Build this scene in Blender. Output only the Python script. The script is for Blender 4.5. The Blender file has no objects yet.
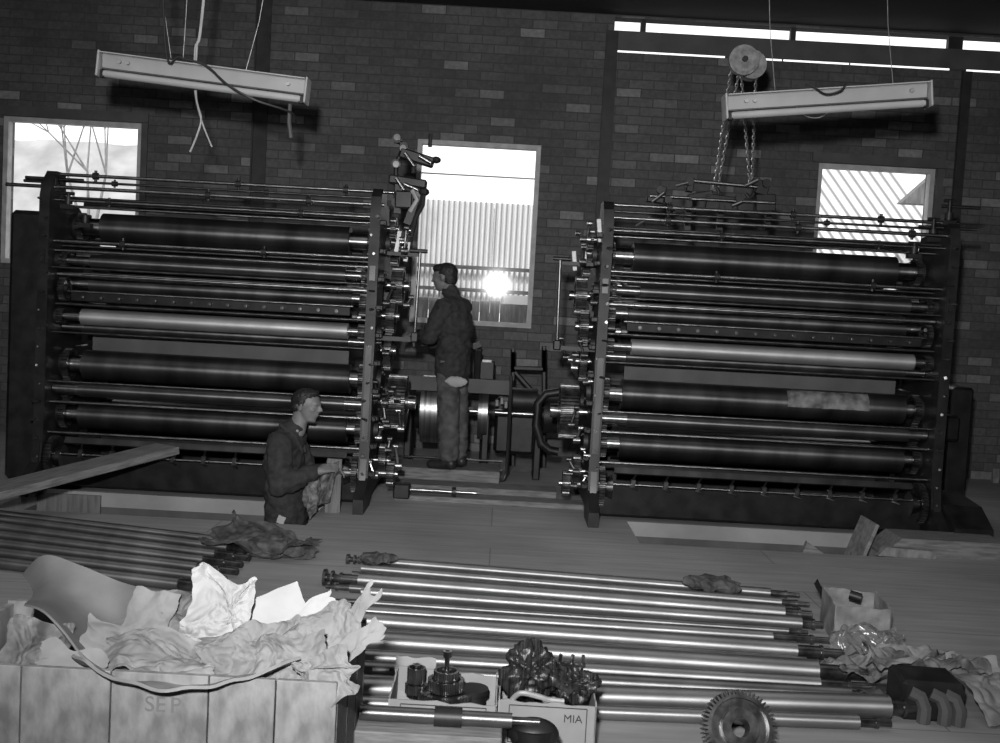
import bpy, bmesh, math, random
from mathutils import Vector, Matrix, noise, Euler
PI = math.pi
sc = bpy.context.scene
COL = sc.collection

# ------------------------------------------------------------------ camera
F_PX = 1050.0
CAM = Vector((0, 0, 1.45))
TH = math.radians(3.6); RO = math.atan(0.055)
FW = Vector((0, math.cos(TH), -math.sin(TH)))
U0 = Vector((0, math.sin(TH), math.cos(TH))); R0 = Vector((1, 0, 0))
RT = math.cos(RO) * R0 + math.sin(RO) * U0
UP = -math.sin(RO) * R0 + math.cos(RO) * U0
cd = bpy.data.cameras.new('camera'); cam = bpy.data.objects.new('camera', cd); COL.objects.link(cam)
cd.sensor_fit = 'HORIZONTAL'; cd.sensor_width = 36.0; cd.lens = 36.0 * F_PX / 1000.0
cd.clip_end = 200
m = Matrix.Identity(4)
for i in range(3):
    m[i][0] = RT[i]; m[i][1] = UP[i]; m[i][2] = -FW[i]; m[i][3] = CAM[i]
cam.matrix_world = m
sc.camera = cam

# ------------------------------------------------------------------ world, lights, exposure
sc.view_settings.view_transform = 'Standard'; sc.view_settings.look = 'None'
sc.view_settings.exposure = 0.0; sc.view_settings.gamma = 1.0
sc.view_settings.use_curve_mapping = False
w = bpy.data.worlds.new('sky'); sc.world = w; w.use_nodes = True
w.node_tree.nodes['Background'].inputs[0].default_value = (1, 1, 1, 1)
w.node_tree.nodes['Background'].inputs[1].default_value = 1.5

def lamp(name, kind, loc, aim, energy, **kw):
    d = bpy.data.lights.new(name, kind); o = bpy.data.objects.new(name, d); COL.objects.link(o)
    d.energy = energy
    for k, v in kw.items(): setattr(d, k, v)
    o.location = loc
    o.rotation_euler = (Vector(aim) - Vector(loc)).to_track_quat('-Z', 'Y').to_euler()
    return o
# the photographer's flash gun, held just above and left of the lens
lamp('flash_gun', 'SPOT', (-0.16, -0.1, 1.86), (0.0, 9.0, 2.1), 1400, spot_size=math.radians(88), spot_blend=1.0, shadow_soft_size=0.07)
lamp('sun', 'SUN', (0, 5, 12), (0.6, 9.0, 6.0), 2.6, angle=0.01)
# soft fill added under the closed ceiling to brighten floor and paper tops
lamp('added_fill_light', 'AREA', (-0.5, 4.4, 4.2), (-0.5, 4.6, 0), 45, shape='RECTANGLE', size=7.0, size_y=3.0)

# ------------------------------------------------------------------ pixel -> place
def ray(x, y): return FW + RT * ((x - 500) / F_PX) - UP * ((y - 371.5) / F_PX)
def at(x, y, Y):
    d = ray(x, y); return CAM + d * (Y / d.y)
def fl(x, y, z=0.0):
    d = ray(x, y); return CAM + d * ((z - CAM.z) / d.z)

# ------------------------------------------------------------------ materials
def newmat(name):
    mt = bpy.data.materials.new(name); mt.use_nodes = True
    nt = mt.node_tree; return mt, nt, nt.nodes['Principled BSDF']
def nd(nt, t, **kw):
    n = nt.nodes.new(t)
    for k, v in kw.items():
        if k.startswith('i_'):
            n.inputs[k[2:].replace('_', ' ')].default_value = v
        else: setattr(n, k, v)
    return n
def g(v): return (v, v, v, 1)
def ramp(nt, src, stops):
    r = nt.nodes.new('ShaderNodeValToRGB'); cr = r.color_ramp
    while len(cr.elements) < len(stops): cr.elements.new(0.5)
    for e, (p, v) in zip(cr.elements, stops): e.position = p; e.color = g(v)
    nt.links.new(src, r.inputs[0]); return r.outputs[0]
def coords(nt, scale=(1, 1, 1), rot=(0, 0, 0)):
    tc = nt.nodes.new('ShaderNodeTexCoord'); mp = nt.nodes.new('ShaderNodeMapping')
    mp.inputs['Scale'].default_value = scale; mp.inputs['Rotation'].default_value = rot
    nt.links.new(tc.outputs['Object'], mp.inputs[0]); return mp.outputs[0]
def bump(nt, b, h, strength=0.3, dist=0.01):
    n = nt.nodes.new('ShaderNodeBump'); n.inputs['Strength'].default_value = strength; n.inputs['Distance'].default_value = dist
    nt.links.new(h, n.inputs['Height']); nt.links.new(n.outputs[0], b.inputs['Normal'])
def mottled(name, lo, hi, scale=6, rough=0.7, metal=0.0, stretch=(1, 1, 1), detail=5, bmp=0.15, spec=0.5, mid=(0.35, 0.65), dist=0.01):
    mt, nt, b = newmat(name)
    n = nd(nt, 'ShaderNodeTexNoise'); n.inputs['Scale'].default_value = scale; n.inputs['Detail'].default_value = detail
    nt.links.new(coords(nt, stretch), n.inputs['Vector'])
    c = ramp(nt, n.outputs[0], [(mid[0], lo), (mid[1], hi)])
    nt.links.new(c, b.inputs['Base Color'])
    b.inputs['Roughness'].default_value = rough; b.inputs['Metallic'].default_value = metal
    b.inputs['Specular IOR Level'].default_value = spec
    if bmp: bump(nt, b, n.outputs[0], bmp, dist)
    return mt
def turned(name, lo, hi, rough, aniso, metal=1.0, ring=30, spec=0.5):
    """metal turned on a lathe: bands around the local X axis, highlight drawn out along it"""
    mt, nt, b = newmat(name)
    n = nd(nt, 'ShaderNodeTexNoise'); n.inputs['Scale'].default_value = 1.0; n.inputs['Detail'].default_value = 4
    nt.links.new(coords(nt, (ring, 1.5, 1.5)), n.inputs['Vector'])
    nt.links.new(ramp(nt, n.outputs[0], [(0.35, lo), (0.65, hi)]), b.inputs['Base Color'])
    n2 = nd(nt, 'ShaderNodeTexNoise'); n2.inputs['Scale'].default_value = 3.0; n2.inputs['Detail'].default_value = 3
    nt.links.new(coords(nt, (1.5, 1, 1)), n2.inputs['Vector'])
    mr = nd(nt, 'ShaderNodeMapRange'); mr.inputs[3].default_value = rough * 0.8; mr.inputs[4].default_value = rough * 1.25
    nt.links.new(n2.outputs[0], mr.inputs[0]); nt.links.new(mr.outputs[0], b.inputs['Roughness'])
    b.inputs['Metallic'].default_value = metal; b.inputs['Anisotropic'].default_value = aniso
    b.inputs['Specular IOR Level'].default_value = spec
    vt = nd(nt, 'ShaderNodeVectorTransform', vector_type='VECTOR', convert_from='OBJECT', convert_to='WORLD')
    vt.inputs[0].default_value = (1, 0, 0)
    nt.links.new(vt.outputs[0], b.inputs['Tangent'])
    return mt

M = {}
M['iron'] = mottled('black_cast_iron', 0.007, 0.020, 9, 0.48, 0.1, bmp=0.25, spec=0.45)
M['iron_edge'] = mottled('machined_iron_edge', 0.04, 0.10, 5, 0.42, 0.7, (1, 1, 0.3))
M['rod'] = turned('drawn_steel_rod', 0.22, 0.42, 0.24, 0.85, 1.0, 8)
M['rod_dark'] = turned('oily_steel_rod', 0.06, 0.14, 0.3, 0.8, 0.9, 8)
M['cyl'] = turned('inked_cylinder', 0.05, 0.12, 0.42, 0.75, 0.85, 5, 0.6)
M['cyl_mid'] = turned('worn_roller', 0.09, 0.17, 0.4, 0.75, 0.9, 4)
M['roller_bright'] = turned('bright_roller', 0.36, 0.5, 0.52, 0.5, 0.8, 3)
M['journal'] = turned('ground_journal', 0.26, 0.48, 0.28, 0.7, 1.0, 20)
M['pipe'] = turned('polished_tube', 0.30, 0.42, 0.50, 0.7, 0.9, 3)
M['pipe_dull'] = turned('tarnished_tube', 0.17, 0.30, 0.46, 0.7, 0.9, 4)
M['gear'] = mottled('gear_steel', 0.05, 0.16, 20, 0.3, 0.85, bmp=0.1)
M['lampmetal'] = mottled('enamelled_sheet', 0.32, 0.40, 3, 0.45, 0.0, (1, 1, 1), bmp=0.02)
M['lamp_dark'] = mottled('lamp_groove', 0.05, 0.08, 5, 0.6)
M['galv'] = mottled('galvanised_steel', 0.28, 0.45, 25, 0.45, 0.5, bmp=0.1)
M['chain'] = mottled('chain_steel', 0.16, 0.34, 40, 0.4, 0.7, bmp=0.1)
M['cast'] = mottled('hoist_casting', 0.14, 0.28, 22, 0.6, 0.2, bmp=0.5)
M['paper'] = mottled('white_paper', 0.32, 0.42, 8, 0.8, bmp=0.1, mid=(0.3, 0.7))
M['paper_mid'] = mottled('creased_wrapping', 0.14, 0.27, 9, 0.75, bmp=0.5, mid=(0.3, 0.7))
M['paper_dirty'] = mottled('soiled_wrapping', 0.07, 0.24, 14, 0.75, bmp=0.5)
M['card'] = mottled('cardboard', 0.24, 0.32, 5, 0.8, bmp=0.05)
M['card_dirty'] = mottled('greasy_cardboard', 0.14, 0.34, 10, 0.7, bmp=0.1)
M['print'] = mottled('printing_ink', 0.03, 0.06, 5, 0.7, bmp=0)
M['print_faint'] = mottled('faded_stencil', 0.15, 0.2, 5, 0.8, bmp=0)
M['rag'] = mottled('oily_rag', 0.03, 0.10, 18, 0.9, bmp=0.6)
M['rag_mid'] = mottled('mottled_rag', 0.05, 0.24, 22, 0.9, bmp=0.6)
M['wood'] = mottled('rough_timber', 0.13, 0.24, 7, 0.75, stretch=(1.2, 9, 9), bmp=0.35)
M['wood_dark'] = mottled('oil_soaked_timber', 0.05, 0.11, 7, 0.7, stretch=(1.2, 9, 9), bmp=0.3)
M['crate'] = mottled('crate_board', 0.15, 0.28, 8, 0.8, stretch=(3, 3, 1.5), bmp=0.3)
M['board_z'] = mottled('upright_board', 0.12, 0.2, 6, 0.75, stretch=(9, 9, 1), bmp=0.2)
M['concrete'] = mottled('pit_concrete', 0.085, 0.125, 4, 0.9, bmp=0.25)
M['curl'] = mottled('curled_fibre_sheet', 0.12, 0.19, 5, 0.7, bmp=0.15)
M['jacket'] = mottled('dark_twill', 0.024, 0.042, 30, 0.9, bmp=0.2)
M['trouser'] = mottled('grey_work_cloth', 0.05, 0.11, 12, 0.9, bmp=0.3)
M['skin'] = mottled('skin', 0.15, 0.22, 12, 0.55, bmp=0.05)
M['hair'] = mottled('dark_hair', 0.012, 0.03, 60, 0.5, bmp=0.6, stretch=(1, 1, 3))
M['shoe'] = mottled('black_leather', 0.015, 0.03, 20, 0.45)
M['shirt'] = mottled('pale_shirt', 0.3, 0.4, 20, 0.85)
M['frame_white'] = mottled('painted_window_frame', 0.40, 0.55, 10, 0.6, bmp=0.05)
M['ceiling'] = mottled('dark_roof_lining', 0.006, 0.012, 3, 0.9, bmp=0.1)
M['lintel'] = mottled('painted_lintel', 0.07, 0.10, 4, 0.7, bmp=0.1)
M['stanchion'] = mottled('dark_stanchion', 0.018, 0.035, 8, 0.6, bmp=0.2)
M['cable_white'] = mottled('pale_cable', 0.35, 0.5, 5, 0.6, bmp=0)
M['cable_black'] = mottled('black_cable', 0.015, 0.02, 5, 0.5, bmp=0)
M['fence'] = mottled('white_iron_sheet', 0.75, 0.85, 3, 0.6, bmp=0.05)
M['boards_out'] = mottled('grey_outdoor_board', 0.10, 0.17, 6, 0.8, stretch=(6, 6, 1), bmp=0.1)
M['foliage'] = mottled('pale_hillside', 0.26, 0.40, 1.6, 0.9, bmp=0)
M['plate_light'] = mottled('bare_plate', 0.32, 0.5, 14, 0.5, 0.4, bmp=0.1)
M['stack'] = mottled('laminated_pack', 0.008, 0.04, 6, 0.33, stretch=(40, 1, 1), bmp=0.3)

def brick_mat():
    mt, nt, b = newmat('dark_brickwork')
    tc = nd(nt, 'ShaderNodeTexCoord'); sx = nd(nt, 'ShaderNodeSeparateXYZ'); cx = nd(nt, 'ShaderNodeCombineXYZ')
    ad = nd(nt, 'ShaderNodeMath', operation='ADD')
    nt.links.new(tc.outputs['Object'], sx.inputs[0])
    nt.links.new(sx.outputs[0], ad.inputs[0]); nt.links.new(sx.outputs[1], ad.inputs[1])
    nt.links.new(ad.outputs[0], cx.inputs[0]); nt.links.new(sx.outputs[2], cx.inputs[1])
    wob = nd(nt, 'ShaderNodeTexNoise'); wob.inputs['Scale'].default_value = 9
    nt.links.new(tc.outputs['Object'], wob.inputs['Vector'])
    vm = nd(nt, 'ShaderNodeVectorMath', operation='MULTIPLY_ADD')
    vm.inputs[1].default_value = (0.012, 0.008, 0); nt.links.new(wob.outputs['Color'], vm.inputs[0]); nt.links.new(cx.outputs[0], vm.inputs[2])
    br = nd(nt, 'ShaderNodeTexBrick'); br.offset = 0.5
    br.inputs['Scale'].default_value = 1.0; br.inputs['Brick Width'].default_value = 0.24; br.inputs['Row Height'].default_value = 0.086
    br.inputs['Mortar Size'].default_value = 0.0055; br.inputs['Mortar Smooth'].default_value = 0.4; br.inputs['Bias'].default_value = 0.0
    br.inputs['Color1'].default_value = g(0); br.inputs['Color2'].default_value = g(1); br.inputs['Mortar'].default_value = g(0)
    nt.links.new(vm.outputs[0], br.inputs['Vector'])
    c = ramp(nt, br.outputs['Color'], [(0.0, 0.074), (0.5, 0.092), (0.86, 0.105), (0.91, 0.155), (1.0, 0.23)])
    n = nd(nt, 'ShaderNodeTexNoise'); n.inputs['Scale'].default_value = 1.3; n.inputs['Detail'].default_value = 6
    nt.links.new(tc.outputs['Object'], n.inputs['Vector'])
    c2 = ramp(nt, n.outputs[0], [(0.3, 0.75), (0.7, 1.2)])
    n3 = nd(nt, 'ShaderNodeTexNoise'); n3.inputs['Scale'].default_value = 28; n3.inputs['Detail'].default_value = 3
    nt.links.new(tc.outputs['Object'], n3.inputs['Vector'])
    c3 = ramp(nt, n3.outputs[0], [(0.3, 0.8), (0.7, 1.15)])
    mx = nd(nt, 'ShaderNodeMix', data_type='RGBA', blend_type='MULTIPLY'); mx.inputs[0].default_value = 1
    nt.links.new(c, mx.inputs[6]); nt.links.new(c2, mx.inputs[7])
    mx3 = nd(nt, 'ShaderNodeMix', data_type='RGBA', blend_type='MULTIPLY'); mx3.inputs[0].default_value = 1
    nt.links.new(mx.outputs[2], mx3.inputs[6]); nt.links.new(c3, mx3.inputs[7])
    m2 = nd(nt, 'ShaderNodeMix', data_type='RGBA'); m2.inputs[7].default_value = g(0.058)
    nt.links.new(br.outputs['Fac'], m2.inputs[0]); nt.links.new(mx3.outputs[2], m2.inputs[6])
    nt.links.new(m2.outputs[2], b.inputs['Base Color'])
    b.inputs['Roughness'].default_value = 0.75
    inv = nd(nt, 'ShaderNodeMath', operation='SUBTRACT'); inv.inputs[0].default_value = 1
    nt.links.new(br.outputs['Fac'], inv.inputs[1]); bump(nt, b, inv.outputs[0], 0.5, 0.006)
    return mt
M['cloth_pale'] = mottled('pale_cloth', 0.22, 0.34, 8, 0.85, bmp=0.3)
M['brick'] = brick_mat()

def floor_mat():
    mt, nt, b = newmat('worn_floor_boards')
    co = coords(nt, (0.7, 9, 1))
    n = nd(nt, 'ShaderNodeTexNoise'); n.inputs['Scale'].default_value = 2.2; n.inputs['Detail'].default_value = 7; n.inputs['Roughness'].default_value = 0.65
    nt.links.new(co, n.inputs['Vector'])
    n2 = nd(nt, 'ShaderNodeTexNoise'); n2.inputs['Scale'].default_value = 0.9; n2.inputs['Detail'].default_value = 5
    nt.links.new(coords(nt), n2.inputs['Vector'])
    a = ramp(nt, n.outputs[0], [(0.25, 0.27), (0.75, 0.42)]); c = ramp(nt, n2.outputs[0], [(0.3, 0.75), (0.7, 1.15)])
    mx = nd(nt, 'ShaderNodeMix', data_type='RGBA', blend_type='MULTIPLY'); mx.inputs[0].default_value = 1
    nt.links.new(a, mx.inputs[6]); nt.links.new(c, mx.inputs[7])
    br = nd(nt, 'ShaderNodeTexBrick'); br.inputs['Scale'].default_value = 1; br.inputs['Brick Width'].default_value = 3.4
    br.inputs['Row Height'].default_value = 0.62; br.inputs['Mortar Size'].default_value = 0.004
    br.inputs['Color1'].default_value = g(1.0); br.inputs['Color2'].default_value = g(0.9); br.inputs['Mortar'].default_value = g(0.55)
    nt.links.new(coords(nt), br.inputs['Vector'])
    m2 = nd(nt, 'ShaderNodeMix', data_type='RGBA', blend_type='MULTIPLY'); m2.inputs[0].default_value = 1
    nt.links.new(mx.outputs[2], m2.inputs[6]); nt.links.new(br.outputs['Color'], m2.inputs[7])
    nt.links.new(m2.outputs[2], b.inputs['Base Color'])
    b.inputs['Roughness'].default_value = 0.7; bump(nt, b, n.outputs[0], 0.15, 0.004)
    return mt
M['floor'] = floor_mat()

def ribbed(name, kx, kz, pitch, lo=0.30, hi=0.85):  # paints the shade of the grooves into the base colour
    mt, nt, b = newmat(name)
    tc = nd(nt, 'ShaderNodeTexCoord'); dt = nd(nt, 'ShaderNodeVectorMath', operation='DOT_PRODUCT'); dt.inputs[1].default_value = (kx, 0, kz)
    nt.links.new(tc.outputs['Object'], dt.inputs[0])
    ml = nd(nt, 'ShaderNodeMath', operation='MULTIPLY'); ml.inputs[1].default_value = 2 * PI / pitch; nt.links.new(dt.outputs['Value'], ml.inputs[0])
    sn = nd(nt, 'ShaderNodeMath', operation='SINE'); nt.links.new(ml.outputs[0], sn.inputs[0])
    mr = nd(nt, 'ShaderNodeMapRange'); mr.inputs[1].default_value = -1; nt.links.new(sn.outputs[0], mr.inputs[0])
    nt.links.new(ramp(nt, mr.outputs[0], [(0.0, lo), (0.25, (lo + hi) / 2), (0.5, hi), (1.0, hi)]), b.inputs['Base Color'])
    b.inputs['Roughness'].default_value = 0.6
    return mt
M['fence_ribbed'] = ribbed('corrugated_iron_groove_shade', 1, 0, 0.066)
M['roof_ribbed'] = ribbed('ribbed_roof_groove_shade', 1, 0.605, 0.145, 0.22)
def glass_mat():
    mt, nt, b = newmat('window_glass')
    nt.nodes.remove(b)
    out = nt.nodes['Material Output']
    tr = nd(nt, 'ShaderNodeBsdfTransparent'); gl = nd(nt, 'ShaderNodeBsdfGlossy'); gl.inputs['Roughness'].default_value = 0.06
    gl.inputs['Color'].default_value = g(1.0)
    mx = nd(nt, 'ShaderNodeMixShader'); mx.inputs[0].default_value = 0.008
    nt.links.new(tr.outputs[0], mx.inputs[1]); nt.links.new(gl.outputs[0], mx.inputs[2]); nt.links.new(mx.outputs[0], out.inputs[0])
    return mt
M['glass'] = glass_mat()
def film_mat():
    mt, nt, b = newmat('clear_wrap')
    nt.nodes.remove(b); out = nt.nodes['Material Output']
    tr = nd(nt, 'ShaderNodeBsdfTransparent'); pb = nd(nt, 'ShaderNodeBsdfPrincipled')
    pb.inputs['Base Color'].default_value = g(0.25); pb.inputs['Roughness'].default_value = 0.2
    mx = nd(nt, 'ShaderNodeMixShader'); mx.inputs[0].default_value = 0.5
    nt.links.new(tr.outputs[0], mx.inputs[1]); nt.links.new(pb.outputs[0], mx.inputs[2]); nt.links.new(mx.outputs[0], out.inputs[0])
    return mt
M['film'] = film_mat()

# ------------------------------------------------------------------ mesh helpers
WLOC = {}
def thing(name, label, cat, loc=(0, 0, 0), rz=0.0, group=None):
    o = bpy.data.objects.new(name, None); COL.objects.link(o)
    o.empty_display_size = 0.1
    o.location = loc; o.rotation_euler = (0, 0, rz); o['label'] = label; o['category'] = cat
    if group: o['group'] = group
    WLOC[o.name] = Vector(loc); return o
def tag(o, label, cat, group=None, kind=None):
    o['label'] = label; o['category'] = cat
    if group: o['group'] = group
    if kind: o['kind'] = kind
    return o

class MB:
    def __init__(s): s.bm = bmesh.new()
    def box(s, c, d, rot=None, bev=0.0):
        r = bmesh.ops.create_cube(s.bm, size=1.0); vs = r['verts']
        bmesh.ops.scale(s.bm, vec=d, verts=vs)
        if bev:
            es = list({e for v in vs for e in v.link_edges})
            q = bmesh.ops.bevel(s.bm, geom=es, offset=bev, segments=1, affect='EDGES', profile=0.5)
            vs = list({v for f in q['faces'] for v in f.verts} | {v for v in vs if v.is_valid})
        if rot: bmesh.ops.rotate(s.bm, cent=(0, 0, 0), matrix=Euler(rot).to_matrix(), verts=vs)
        bmesh.ops.translate(s.bm, vec=c, verts=vs); return s
    def cyl(s, p0, p1, r, r2=None, n=20, caps=True):
        p0 = Vector(p0); p1 = Vector(p1); d = p1 - p0; L = d.length
        if L < 1e-6: return s
        q = bmesh.ops.create_cone(s.bm, cap_ends=caps, cap_tris=False, segments=n, radius1=r, radius2=r if r2 is None else r2, depth=L)
        M4 = Matrix.Translation((p0 + p1) / 2) @ d.to_track_quat('Z', 'Y').to_matrix().to_4x4()
        bmesh.ops.transform(s.bm, matrix=M4, verts=q['verts']); return s
    def sph(s, c, r, n=12, sc3=(1, 1, 1)):
        q = bmesh.ops.create_uvsphere(s.bm, u_segments=n, v_segments=max(6, n // 2), radius=r)
        bmesh.ops.scale(s.bm, vec=sc3, verts=q['verts']); bmesh.ops.translate(s.bm, vec=c, verts=q['verts']); return s
    def tube(s, pts, r, n=8):
        pts = [Vector(p) for p in pts]; rings = []; prev = None
        for i, p in enumerate(pts):
            t = (pts[min(i + 1, len(pts) - 1)] - pts[max(i - 1, 0)]).normalized()
            a = t.cross(Vector((0, 0, 1)) if abs(t.z) < 0.95 else Vector((0, 1, 0))).normalized() if prev is None else (prev - t * prev.dot(t)).normalized()
            prev = a; b = t.cross(a)
            rings.append([s.bm.verts.new(p + (a * math.cos(k * 2 * PI / n) + b * math.sin(k * 2 * PI / n)) * r) for k in range(n)])
        for A, B in zip(rings, rings[1:]):
            for k in range(n): s.bm.faces.new((A[k], A[(k + 1) % n], B[(k + 1) % n], B[k]))
        s.bm.faces.new(rings[0][::-1]); s.bm.faces.new(rings[-1]); return s
    def torus(s, c, R, r, axis='X', n=16, k=6, sc3=(1, 1, 1), rot=None):
        vs = []
        for i in range(n):
            a = i * 2 * PI / n; ring = []
            for j in range(k):
                b = j * 2 * PI / k; rr = R + r * math.cos(b)
                p = Vector((r * math.sin(b), rr * math.cos(a), rr * math.sin(a)))
                if axis == 'Y': p = Vector((p.y, p.x, p.z))
                if axis == 'Z': p = Vector((p.y, p.z, p.x))
                p = Vector((p.x * sc3[0], p.y * sc3[1], p.z * sc3[2]))
                if rot: p.rotate(Euler(rot))
                ring.append(s.bm.verts.new(p + Vector(c)))
            vs.append(ring)
        for i in range(n):
            for j in range(k):
                s.bm.faces.new((vs[i][j], vs[(i + 1) % n][j], vs[(i + 1) % n][(j + 1) % k], vs[i][(j + 1) % k]))
        return s
    def gear(s, c, r, wd, teeth=28, axis='X', hub=0.35, dep=0.05, tilt=None, spokes=0):
        """toothed wheel with rim, hub and bore, axis along X"""
        c = Vector(c); prof = []
        for i in range(teeth):
            for f_, rr in ((0.0, r * (1 - dep)), (0.22, r), (0.5, r), (0.72, r * (1 - dep))):
                a = (i + f_) * 2 * PI / teeth; prof.append((rr * math.cos(a), rr * math.sin(a)))
        n = len(prof); ri = r * 0.78
        def P(x, y, z):
            p = Vector((x, y, z))
            if axis == 'Y': p = Vector((y, x, z))
            if axis == 'Z': p = Vector((z, y, x))
            if tilt: p.rotate(Euler(tilt))
            return s.bm.verts.new(p + c)
        h = wd / 2
        oa = [P(-h, *q) for q in prof]; ob = [P(h, *q) for q in prof]
        def circ(x, rr): return [P(x, rr * math.cos(math.atan2(q[1], q[0])), rr * math.sin(math.atan2(q[1], q[0]))) for q in prof]
        ia, ib = circ(-h, ri), circ(h, ri)
        wa, wb = circ(-h * 0.35, ri), circ(h * 0.35, ri)
        ha, hb = circ(-h * 0.35, r * hub), circ(h * 0.35, r * hub)
        ga, gb = circ(-h * 1.2, r * hub), circ(h * 1.2, r * hub)
        ba, bb = circ(-h * 1.2, r * hub * 0.5), circ(h * 1.2, r * hub * 0.5)
        for A, B in ((oa, ob), (oa, ia), (ob, ib), (ia, wa), (ib, wb), (wa, ha), (wb, hb), (ha, ga), (hb, gb), (ga, ba), (gb, bb), (ba, bb)):
            for k in range(n):
                try: s.bm.faces.new((A[k], A[(k + 1) % n], B[(k + 1) % n], B[k]))
                except ValueError: pass
        return s
    def plate(s, outer, holes, x0, x1):
        """casting plate: outline with holes in the YZ plane, thickness x0..x1"""
        es = []
        for lp in [outer] + holes:
            vs = [s.bm.verts.new((x0, a, b)) for a, b in lp]
            es += [s.bm.edges.new((vs[i], vs[(i + 1) % len(vs)])) for i in range(len(vs))]
        q = bmesh.ops.triangle_fill(s.bm, edges=es, use_beauty=True, use_dissolve=False)
        fs = [f for f in q['geom'] if isinstance(f, bmesh.types.BMFace)]
        e = bmesh.ops.extrude_face_region(s.bm, geom=fs)
        bmesh.ops.translate(s.bm, vec=(x1 - x0, 0, 0), verts=[v for v in e['geom'] if isinstance(v, bmesh.types.BMVert)])
        return s
    def prism(s, pts, p0, axis):
        """closed profile pts (list of Vector) swept by vector axis"""
        a = [s.bm.verts.new(Vector(p) + Vector(p0)) for p in pts]; b = [s.bm.verts.new(v.co + Vector(axis)) for v in a]
        n = len(a); s.bm.faces.new(a[::-1]); s.bm.faces.new(b)
        for i in range(n): s.bm.faces.new((a[i], a[(i + 1) % n], b[(i + 1) % n], b[i]))
        return s
    def grid(s, fn, nu, nv, thick=0.0):
        vs = [[s.bm.verts.new(fn(i / nu, j / nv)) for j in range(nv + 1)] for i in range(nu + 1)]
        fs = [s.bm.faces.new((vs[i][j], vs[i + 1][j], vs[i + 1][j + 1], vs[i][j + 1])) for i in range(nu) for j in range(nv)]
        if thick:
            for f in fs: f.normal_update()
            ws = []
            for row in vs:
                wr = []
                for v in row:
                    n = Vector((0, 0, 0))
                    for f in v.link_faces: n += f.normal
                    wr.append(s.bm.verts.new(v.co - n.normalized() * thick))
                ws.append(wr)
            for i in range(nu):
                for j in range(nv): s.bm.faces.new((ws[i][j], ws[i][j + 1], ws[i + 1][j + 1], ws[i + 1][j]))
            edge = [(i, 0) for i in range(nu)] + [(nu, j) for j in range(nv)] + [(i, nv) for i in range(nu, 0, -1)] + [(0, j) for j in range(nv, 0, -1)]
            for (a, b), (c, d) in zip(edge, edge[1:] + edge[:1]): s.bm.faces.new((vs[a][b], ws[a][b], ws[c][d], vs[c][d]))
        return s
    def split(s, name, mat, parent, smooth=True, gap=0.002, **kw):
        """each separate piece becomes a part of its own"""
        bm = s.bm; bm.verts.ensure_lookup_table(); bm.verts.index_update(); seen = [-1] * len(bm.verts); comps = []
        for v in bm.verts:
            if seen[v.index] >= 0: continue
            k = len(comps); st = [v]; seen[v.index] = k; c = []
            while st:
                x = st.pop(); c.append(x)
                for e in x.link_edges:
                    y = e.other_vert(x)
                    if seen[y.index] < 0: seen[y.index] = k; st.append(y)
            comps.append(c)
        bbs = [([min(v.co[i] for v in c) - gap for i in range(3)], [max(v.co[i] for v in c) + gap for i in range(3)]) for c in comps]
        par = list(range(len(comps)))
        def find(a):
            while par[a] != a: a = par[a]
            return a
        for a in range(len(comps)):
            for b in range(a):
                if all(bbs[a][0][i] <= bbs[b][1][i] and bbs[b][0][i] <= bbs[a][1][i] for i in range(3)): par[find(a)] = find(b)
        out = []
        for r in sorted({find(a) for a in range(len(comps))}):
            nb = MB(); mp = {}
            for a in range(len(comps)):
                if find(a) != r: continue
                fs = set()
                for v in comps[a]: mp[v] = nb.bm.verts.new(v.co); fs.update(v.link_faces)
                for f in fs: nb.bm.faces.new([mp[v] for v in f.verts])
            out.append(nb.build(name, mat, parent, smooth=smooth, **kw))
        bm.free(); return out
    def build(s, name, mat, parent=None, smooth=True, local=False, kind=None, angle=40):
        bmesh.ops.recalc_face_normals(s.bm, faces=s.bm.faces)
        me = bpy.data.meshes.new(name)
        cs = [v.co for v in s.bm.verts]
        lo = Vector([min(c[i] for c in cs) for i in range(3)]); hi = Vector([max(c[i] for c in cs) for i in range(3)])
        c = (lo + hi) / 2
        if kind == 'structure': c = Vector((0, 0, 0))
        elif parent is None: c.z = lo.z
        bmesh.ops.translate(s.bm, vec=-c, verts=s.bm.verts)
        s.bm.to_mesh(me); s.bm.free()
        o = bpy.data.objects.new(name, me); COL.objects.link(o)
        me.materials.append(M[mat] if isinstance(mat, str) else mat)
        if smooth:
            for p in me.polygons: p.use_smooth = True
            me.set_sharp_from_angle(angle=math.radians(angle))
        base = Vector((0, 0, 0))
        if parent is not None:
            o.parent = parent
            if not local: base = WLOC[parent.name]
            else: base = Vector((0, 0, 0))
        o.location = c - base
        WLOC[o.name] = c if not local else Vector((0, 0, 0)) + c
        if kind: o['kind'] = kind
        return o

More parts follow.
